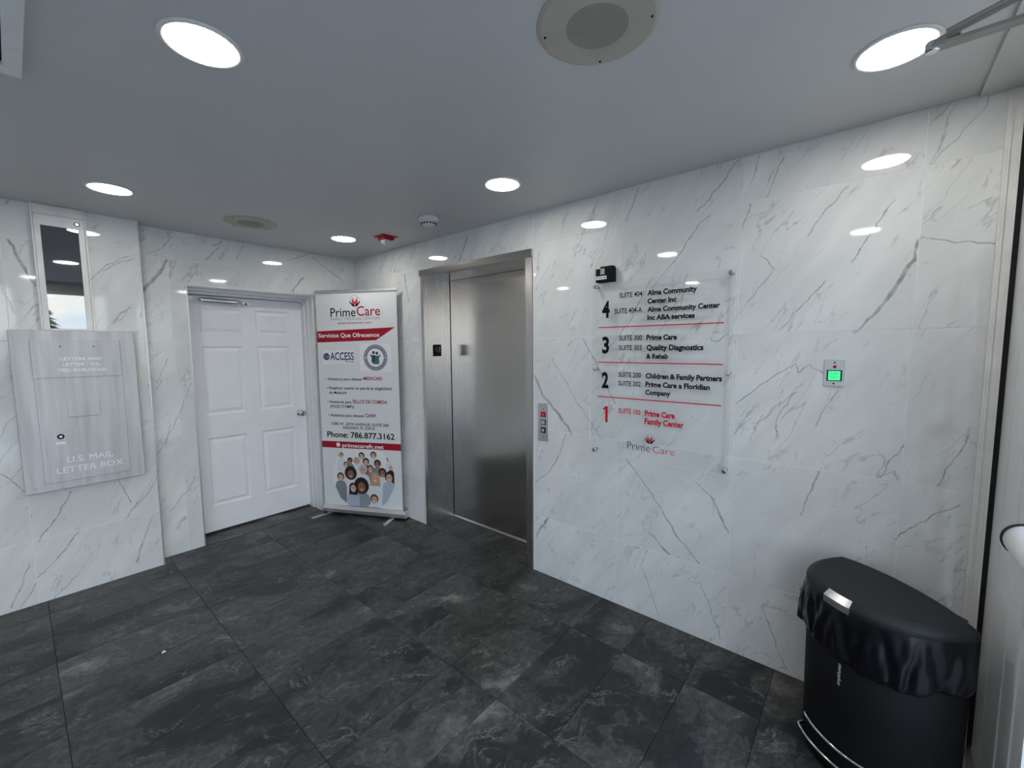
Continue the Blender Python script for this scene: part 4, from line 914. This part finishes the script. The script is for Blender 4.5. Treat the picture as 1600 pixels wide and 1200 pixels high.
# round seal
g = MB(); SC = (0.557, 1.476); g.poly(PB, disc(PB, *SC, 0.119, seg=40), 0.0010, 0); g.poly(PB, disc(PB, *SC, 0.114, seg=40), 0.0012, 1); g.poly(PB, disc(PB, *SC, 0.110, seg=40), 0.0014, 0); g.poly(PB, disc(PB, *SC, 0.084, seg=40), 0.0016, 1)
for k in range(46):
    if k in (0, 23): continue
    a = 2 * math.pi * k / 46; c0, s0 = math.cos(a), math.sin(a); r0, r1, wv_ = 0.092, 0.103, 0.0030
    g.poly(PB, [(SC[0] + r0 * c0 - wv_ * s0, SC[1] + r0 * s0 + wv_ * c0), (SC[0] + r1 * c0 - wv_ * s0, SC[1] + r1 * s0 + wv_ * c0), (SC[0] + r1 * c0 + wv_ * s0, SC[1] + r1 * s0 - wv_ * c0), (SC[0] + r0 * c0 + wv_ * s0, SC[1] + r0 * s0 - wv_ * c0)], 0.0018, 1)
for s in (-1, 1): g.poly(PB, disc(PB, SC[0] + s * 0.097, SC[1], 0.008, seg=5), 0.0018, 1)
def fig(cu, cv, m_, n):
    g.poly(PB, disc(PB, cu, cv + 0.036, 0.014, seg=16), n, 0)
    g.poly(PB, [(cu - 0.018, cv + 0.014), (cu + 0.018, cv + 0.014), (cu + 0.022, cv - 0.052), (cu - 0.022, cv - 0.052)], n, m_)
fig(SC[0] - 0.018, SC[1] + 0.010, 0, 0.0018); fig(SC[0] + 0.016, SC[1] + 0.004, 2, 0.0020)
g.poly(PB, [(SC[0] - 0.034, SC[1] + 0.020), (SC[0] - 0.055, SC[1] + 0.034), (SC[0] - 0.050, SC[1] + 0.018), (SC[0] - 0.034, SC[1] + 0.002)], 0.0018, 0)
g.poly(PB, [(SC[0] + 0.034, SC[1] + 0.016), (SC[0] + 0.053, SC[1] + 0.034), (SC[0] + 0.050, SC[1] + 0.014), (SC[0] + 0.034, SC[1] - 0.004)], 0.0018, 2)
g.poly(PB, [(SC[0] - 0.036, SC[1] - 0.035), (SC[0] + 0.04, SC[1] - 0.035), (SC[0] + 0.034, SC[1] - 0.058), (SC[0] - 0.026, SC[1] - 0.058)], 0.0021, 2)
g.build('seal', [M['navy'], M['paper'], M['green']], bn, label='round navy seal with two figures')
# printed crowd in a circle
g = MB(); PCn = (0.387, 0.362); PR_ = 0.322
def clampc(p, fl=0.085):
    dx, dy = p[0] - PCn[0], p[1] - PCn[1]; l = math.hypot(dx, dy)
    if l > PR_: dx, dy = dx * PR_ / l, dy * PR_ / l
    return (PCn[0] + dx, min(max(PCn[1] + dy, fl), 0.629))
g.poly(PB, [clampc(p) for p in disc(PB, *PCn, PR_, seg=56)], 0.0006, 0)
pm = [M['paper']] + [flat('printed_' + n_, c_, 0.5) for n_, c_ in (('light_skin', (0.62, 0.36, 0.27)), ('brown_skin', (0.28, 0.12, 0.07)), ('black_hair', (0.015, 0.012, 0.013)), ('brown_hair', (0.12, 0.06, 0.04)), ('blond_hair', (0.50, 0.33, 0.20)), ('grey_hair', (0.55, 0.54, 0.52)), ('white_shirt', (0.72, 0.73, 0.76)), ('grey_shirt', (0.22, 0.24, 0.26)), ('blue_shirt', (0.42, 0.48, 0.58)), ('teal_shirt', (0.25, 0.31, 0.34)), ('smile', (0.85, 0.80, 0.78)))]
hairs = dict(b=4, k=3, y=5, w=6, o=4, K=3); shirts = [7, 8, 7, 7, 4, 7, 8, 7, 3, 7, 7, 7, 8, 7, 7, 9, 8, 9, 10, 7]; dark = {1, 6, 10, 13, 18}
order = sorted(range(len(PEOPLE)), key=lambda i: -PEOPLE[i][1]); n_ = 0.0008
for q, i in enumerate(order):
    u, v, r_, k = PEOPLE[i]; n_ += 0.00025
    lowb = max(v - r_ * 7.5, 0.085)
    body = [(u - r_ * 0.5, v - r_ * 0.9), (u + r_ * 0.5, v - r_ * 0.9), (u + r_ * 1.5, v - r_ * 1.6), (u + r_ * 1.85, v - r_ * 2.8), (u + r_ * 1.7, lowb), (u - r_ * 1.7, lowb), (u - r_ * 1.85, v - r_ * 2.8), (u - r_ * 1.5, v - r_ * 1.6)]
    g.poly(PB, [clampc(p) for p in body], n_, shirts[i])
    hr = 1.55 if k == 'K' else 1.16
    g.poly(PB, [clampc(p) for p in disc(PB, u, v + r_ * 0.18, r_ * hr, r_ * hr * 1.05, seg=20)], n_ + 0.00005, hairs[k])
    if i in (14, 17): g.poly(PB, [clampc(p) for p in ((u - r_ * 1.15, v), (u + r_ * 1.15, v), (u + r_ * 1.3, v - r_ * 1.8), (u - r_ * 1.3, v - r_ * 1.8))], n_ + 0.00005, hairs[k])
    sk = 2 if i in dark else 1
    g.poly(PB, [clampc(p) for p in disc(PB, u, v - r_ * 0.15, r_ * 0.80, r_ * 0.98, seg=20)], n_ + 0.0001, sk)
    for s in (-1, 1): g.poly(PB, disc(PB, u + s * r_ * 0.32, v + r_ * 0.05, r_ * 0.11, r_ * 0.07, seg=8), n_ + 0.00015, 3)
    g.poly(PB, disc(PB, u, v - r_ * 0.58, r_ * 0.30, r_ * 0.10, seg=10), n_ + 0.00015, 11)
g.build('printed_photo', pm, bn, label='round printed picture of a smiling crowd')

# ============================================================ STEP BIN
BO = (4.098, -0.235); BUu = (0.742, -0.670); BNn = (-0.670, -0.742)
def PBN(u, n, z): return (BO[0] + BUu[0] * u + BNn[0] * n, BO[1] + BUu[1] * u + BNn[1] * n, z)
HW, DP = 0.245, 0.285
def outline(s=1.0, grow=0.0, K=72):
    """semi-round outline: flat back, bowed front"""
    pts = []; cn_ = 0.10
    for k in range(K):
        a = math.pi * k / (K - 1); c_, s_ = math.cos(a), math.sin(a); e = 2 / 2.25
        pts.append((HW * math.copysign(abs(c_) ** e, c_), DP * abs(s_) ** e))
    for k in range(1, 16):
        t = k / 16; u = -HW + 2 * HW * t; pts.append((u, -0.052 * (4 * t * (1 - t)) ** 0.8))
    return [(u * s + (grow * (u / HW)), (n - cn_) * s + cn_ + grow * ((n - cn_) / (DP - cn_))) for u, n in pts]
tb = thing('step_bin', 'black semi-round pedal bin with a silver lid tab and overhanging liner', 'trash bin', (BO[0], BO[1], 0))
def loft(mb, rings, cap0=True, cap1=True, mi=0):
    k = len(rings[0]); V = [p for r in rings for p in r]; F = []
    for i in range(len(rings) - 1):
        for j in range(k): F.append((i * k + j, i * k + (j + 1) % k, (i + 1) * k + (j + 1) % k, (i + 1) * k + j))
    if cap0: F.append(list(range(k))[::-1])
    if cap1: F.append([(len(rings) - 1) * k + j for j in range(k)])
    mb.add(V, F, mi)
f = MB(); loft(f, [[PBN(u, n, z) for u, n in outline(s)] for s, z in ((0.925, 0.004), (0.935, 0.012), (0.94, 0.03), (0.935, 0.09), (0.95, 0.30), (0.965, 0.635))]); body = f.build('body', M['blackp'], tb, smooth=True)
f = MB(); loft(f, [[PBN(u, n, z) for u, n in outline(s)] for s, z in ((0.985, 0.640), (1.0, 0.643), (1.0, 0.660), (0.985, 0.668), (0.90, 0.680), (0.885, 0.682), (0.84, 0.681))]); lid = f.build('lid', M['lidp'], tb, smooth=True)
f = MB(); o1 = outline(1.0, 0.004); o2 = outline(0.90, 0.002); V = []; idx = [i for i, (u, n) in enumerate(o1[:72]) if -0.032 < u < 0.075]
for i in idx: V += [PBN(*o1[i], 0.640), PBN(*o1[i], 0.664), PBN(*o2[i], 0.684), PBN(*o2[i], 0.681)]
F = []
for q in range(len(idx) - 1):
    for k in range(4): j = (k + 1) % 4; F.append((4 * q + k, 4 * q + j, 4 * q + 4 + j, 4 * q + 4 + k))
F += [(3, 2, 1, 0), tuple(4 * (len(idx) - 1) + k for k in range(4))]
f.add(V, F); f.build('lid_tab', M['chrome'] if False else M['alum'], lid, label='silver finger tab on the lid edge')
f = MB(); f.add([PBN(u, n, z) for u in (0.10, 0.19) for n in (-0.028, 0.0) for z in (0.645, 0.672)], [(0, 1, 3, 2), (4, 6, 7, 5), (0, 4, 5, 1), (2, 3, 7, 6), (0, 2, 6, 4), (1, 5, 7, 3)]); f.build('hinge', M['lidp'], lid)
# liner hanging out under the lid with folds and a ragged hem
random.seed(11); K = 72 * 3; rows = 15
ph = [random.uniform(0, 6.28) for _ in range(8)]
def liner_ring(t):
    o = outline(1.0, 0.0, 72); N_ = len(o); R_ = []
    for j in range(240):
        a = j / 240 * N_; i0 = int(a) % N_; fr = a - int(a); u = o[i0][0] * (1 - fr) + o[(i0 + 1) % N_][0] * fr; n = o[i0][1] * (1 - fr) + o[(i0 + 1) % N_][1] * fr
        s = j / 240 * 6.2832
        fold = sum(math.sin(s * (5 + 4 * q) + ph[q] + t * (1.5 + q * 0.7) * (1 if q % 2 else -1)) * (0.0042 / (1 + q * 0.35)) for q in range(7))
        sharp = -abs(math.sin(s * 6.5 + ph[3] + 1.2 * t)) * 0.004
        bulge = 0.002 + 0.014 * math.sin(min(t, 1) * math.pi * 0.72) ** 0.8
        back = 0.25 if n < 0.02 else 1.0
        g_ = (bulge + (fold + sharp) * min(1, t * 3)) * back
        cu_, cn_ = u, n - 0.10; l = math.hypot(cu_ / HW, cn_ / (DP - 0.10)) + 1e-6
        uu = u * 0.985 + g_ * (u / HW) / l; nn_ = (n - 0.10) * 0.985 + 0.10 + g_ * (cn_ / (DP - 0.1)) / l
        hem = 0.472 + 0.012 * math.sin(s * 2 + 2.0) + 0.005 * math.sin(s * 7 + ph[5]) + 0.002 * math.sin(s * 19)
        z = 0.642 - (0.642 - hem) * t
        R_.append(PBN(uu, nn_, z))
    return R_
f = MB(); rr = [liner_ring(i / rows) for i in range(rows + 1)]
o = outline(0.962); 
def inner(z):
    R_ = []
    for j in range(240):
        a = j / 240 * len(o); i0 = int(a) % len(o); fr = a - int(a); R_.append(PBN(o[i0][0] * (1 - fr) + o[(i0 + 1) % len(o)][0] * fr, o[i0][1] * (1 - fr) + o[(i0 + 1) % len(o)][1] * fr, z))
    return R_
rr.append([(p[0] * 0.75 + q[0] * 0.25, p[1] * 0.75 + q[1] * 0.25, p[2] - 0.006) for p, q in zip(rr[-1], inner(0.47))]); rr.append([(p[0] * 0.3 + q[0] * 0.7, p[1] * 0.3 + q[1] * 0.7, p[2] + 0.012) for p, q in zip(rr[-2], inner(0.49))])
loft(f, rr, False, False)
# knotted corner of the liner at the left
kx = PBN(-0.20, 0.185, 0.560)
for q in range(7):
    a = q * 0.9; f.add([kx, (kx[0] - 0.022 + 0.006 * math.cos(a), kx[1] - 0.006 + 0.012 * math.sin(a), kx[2] + 0.014 * math.cos(a * 1.7)), (kx[0] - 0.012, kx[1] - 0.018 + 0.01 * math.sin(a * 2), kx[2] - 0.020 + 0.006 * q)], [(0, 1, 2)])
f.build('bin_liner', M['bag'], tb, smooth=True, label='shiny black bag folded over the rim')
# maker's name running up the front
def PF(u, v, n=0.0):   # lettering wrapped on the front: u along z, v across
    uu = 0.052 - v; cu2 = uu
    nn2 = (DP * (1 - (abs(cu2) / HW) ** 2.25) ** (1 / 2.25) - 0.10) * 0.956 + 0.10 + 0.0025
    return PBN(uu * 0.956, nn2, u)
f = MB(); lettering(f, 'simplehuman', PF, 0.365, 0.445, 0.0, 0.012, 0, 0, 0.01); f.build('lettering', M['plas'], body)
# pedal and chrome surround
def arc(u0, u1, z, grow, sc_, K=26):
    P_ = []
    for k in range(K + 1):
        u = u0 + (u1 - u0) * k / K; n = DP * max(0, (1 - (abs(u) / HW) ** 2.25)) ** (1 / 2.25); P_.append(PBN(u * sc_, (n - 0.10) * sc_ + 0.10 + grow, z))
    return P_
f = MB(); A_ = arc(-0.110, 0.155, 0.128, 0.006, 0.95); 
f.tube([PBN(-0.105, 0.17, 0.09)] + A_[1:-1] + [PBN(0.15, 0.14, 0.09)], 0.006, 10); f.build('pedal_surround', M['chrome'], tb, smooth=True)
f = MB(); A_ = arc(-0.115, 0.135, 0.085, 0.030, 0.95); f.tube([PBN(-0.118, 0.20, 0.075)] + A_[1:-1] + [PBN(0.136, 0.18, 0.075)], 0.0055, 10); f.build('pedal', M['chrome'], tb, smooth=True)

# scrap of paper on the floor
f = MB(); f.add([(1.245, -1.872, 0.0006), (1.262, -1.876, 0.0006), (1.268, -1.860, 0.004), (1.250, -1.856, 0.0015), (1.247, -1.865, 0.005)], [(0, 1, 2, 4), (4, 2, 3), (0, 4, 3)])
sp = f.build('paper_scrap', M['paper'], origin=(1.256, -1.866, 0)); sp['label'] = 'tiny white scrap lying on the dark floor tiles'; sp['category'] = 'litter'
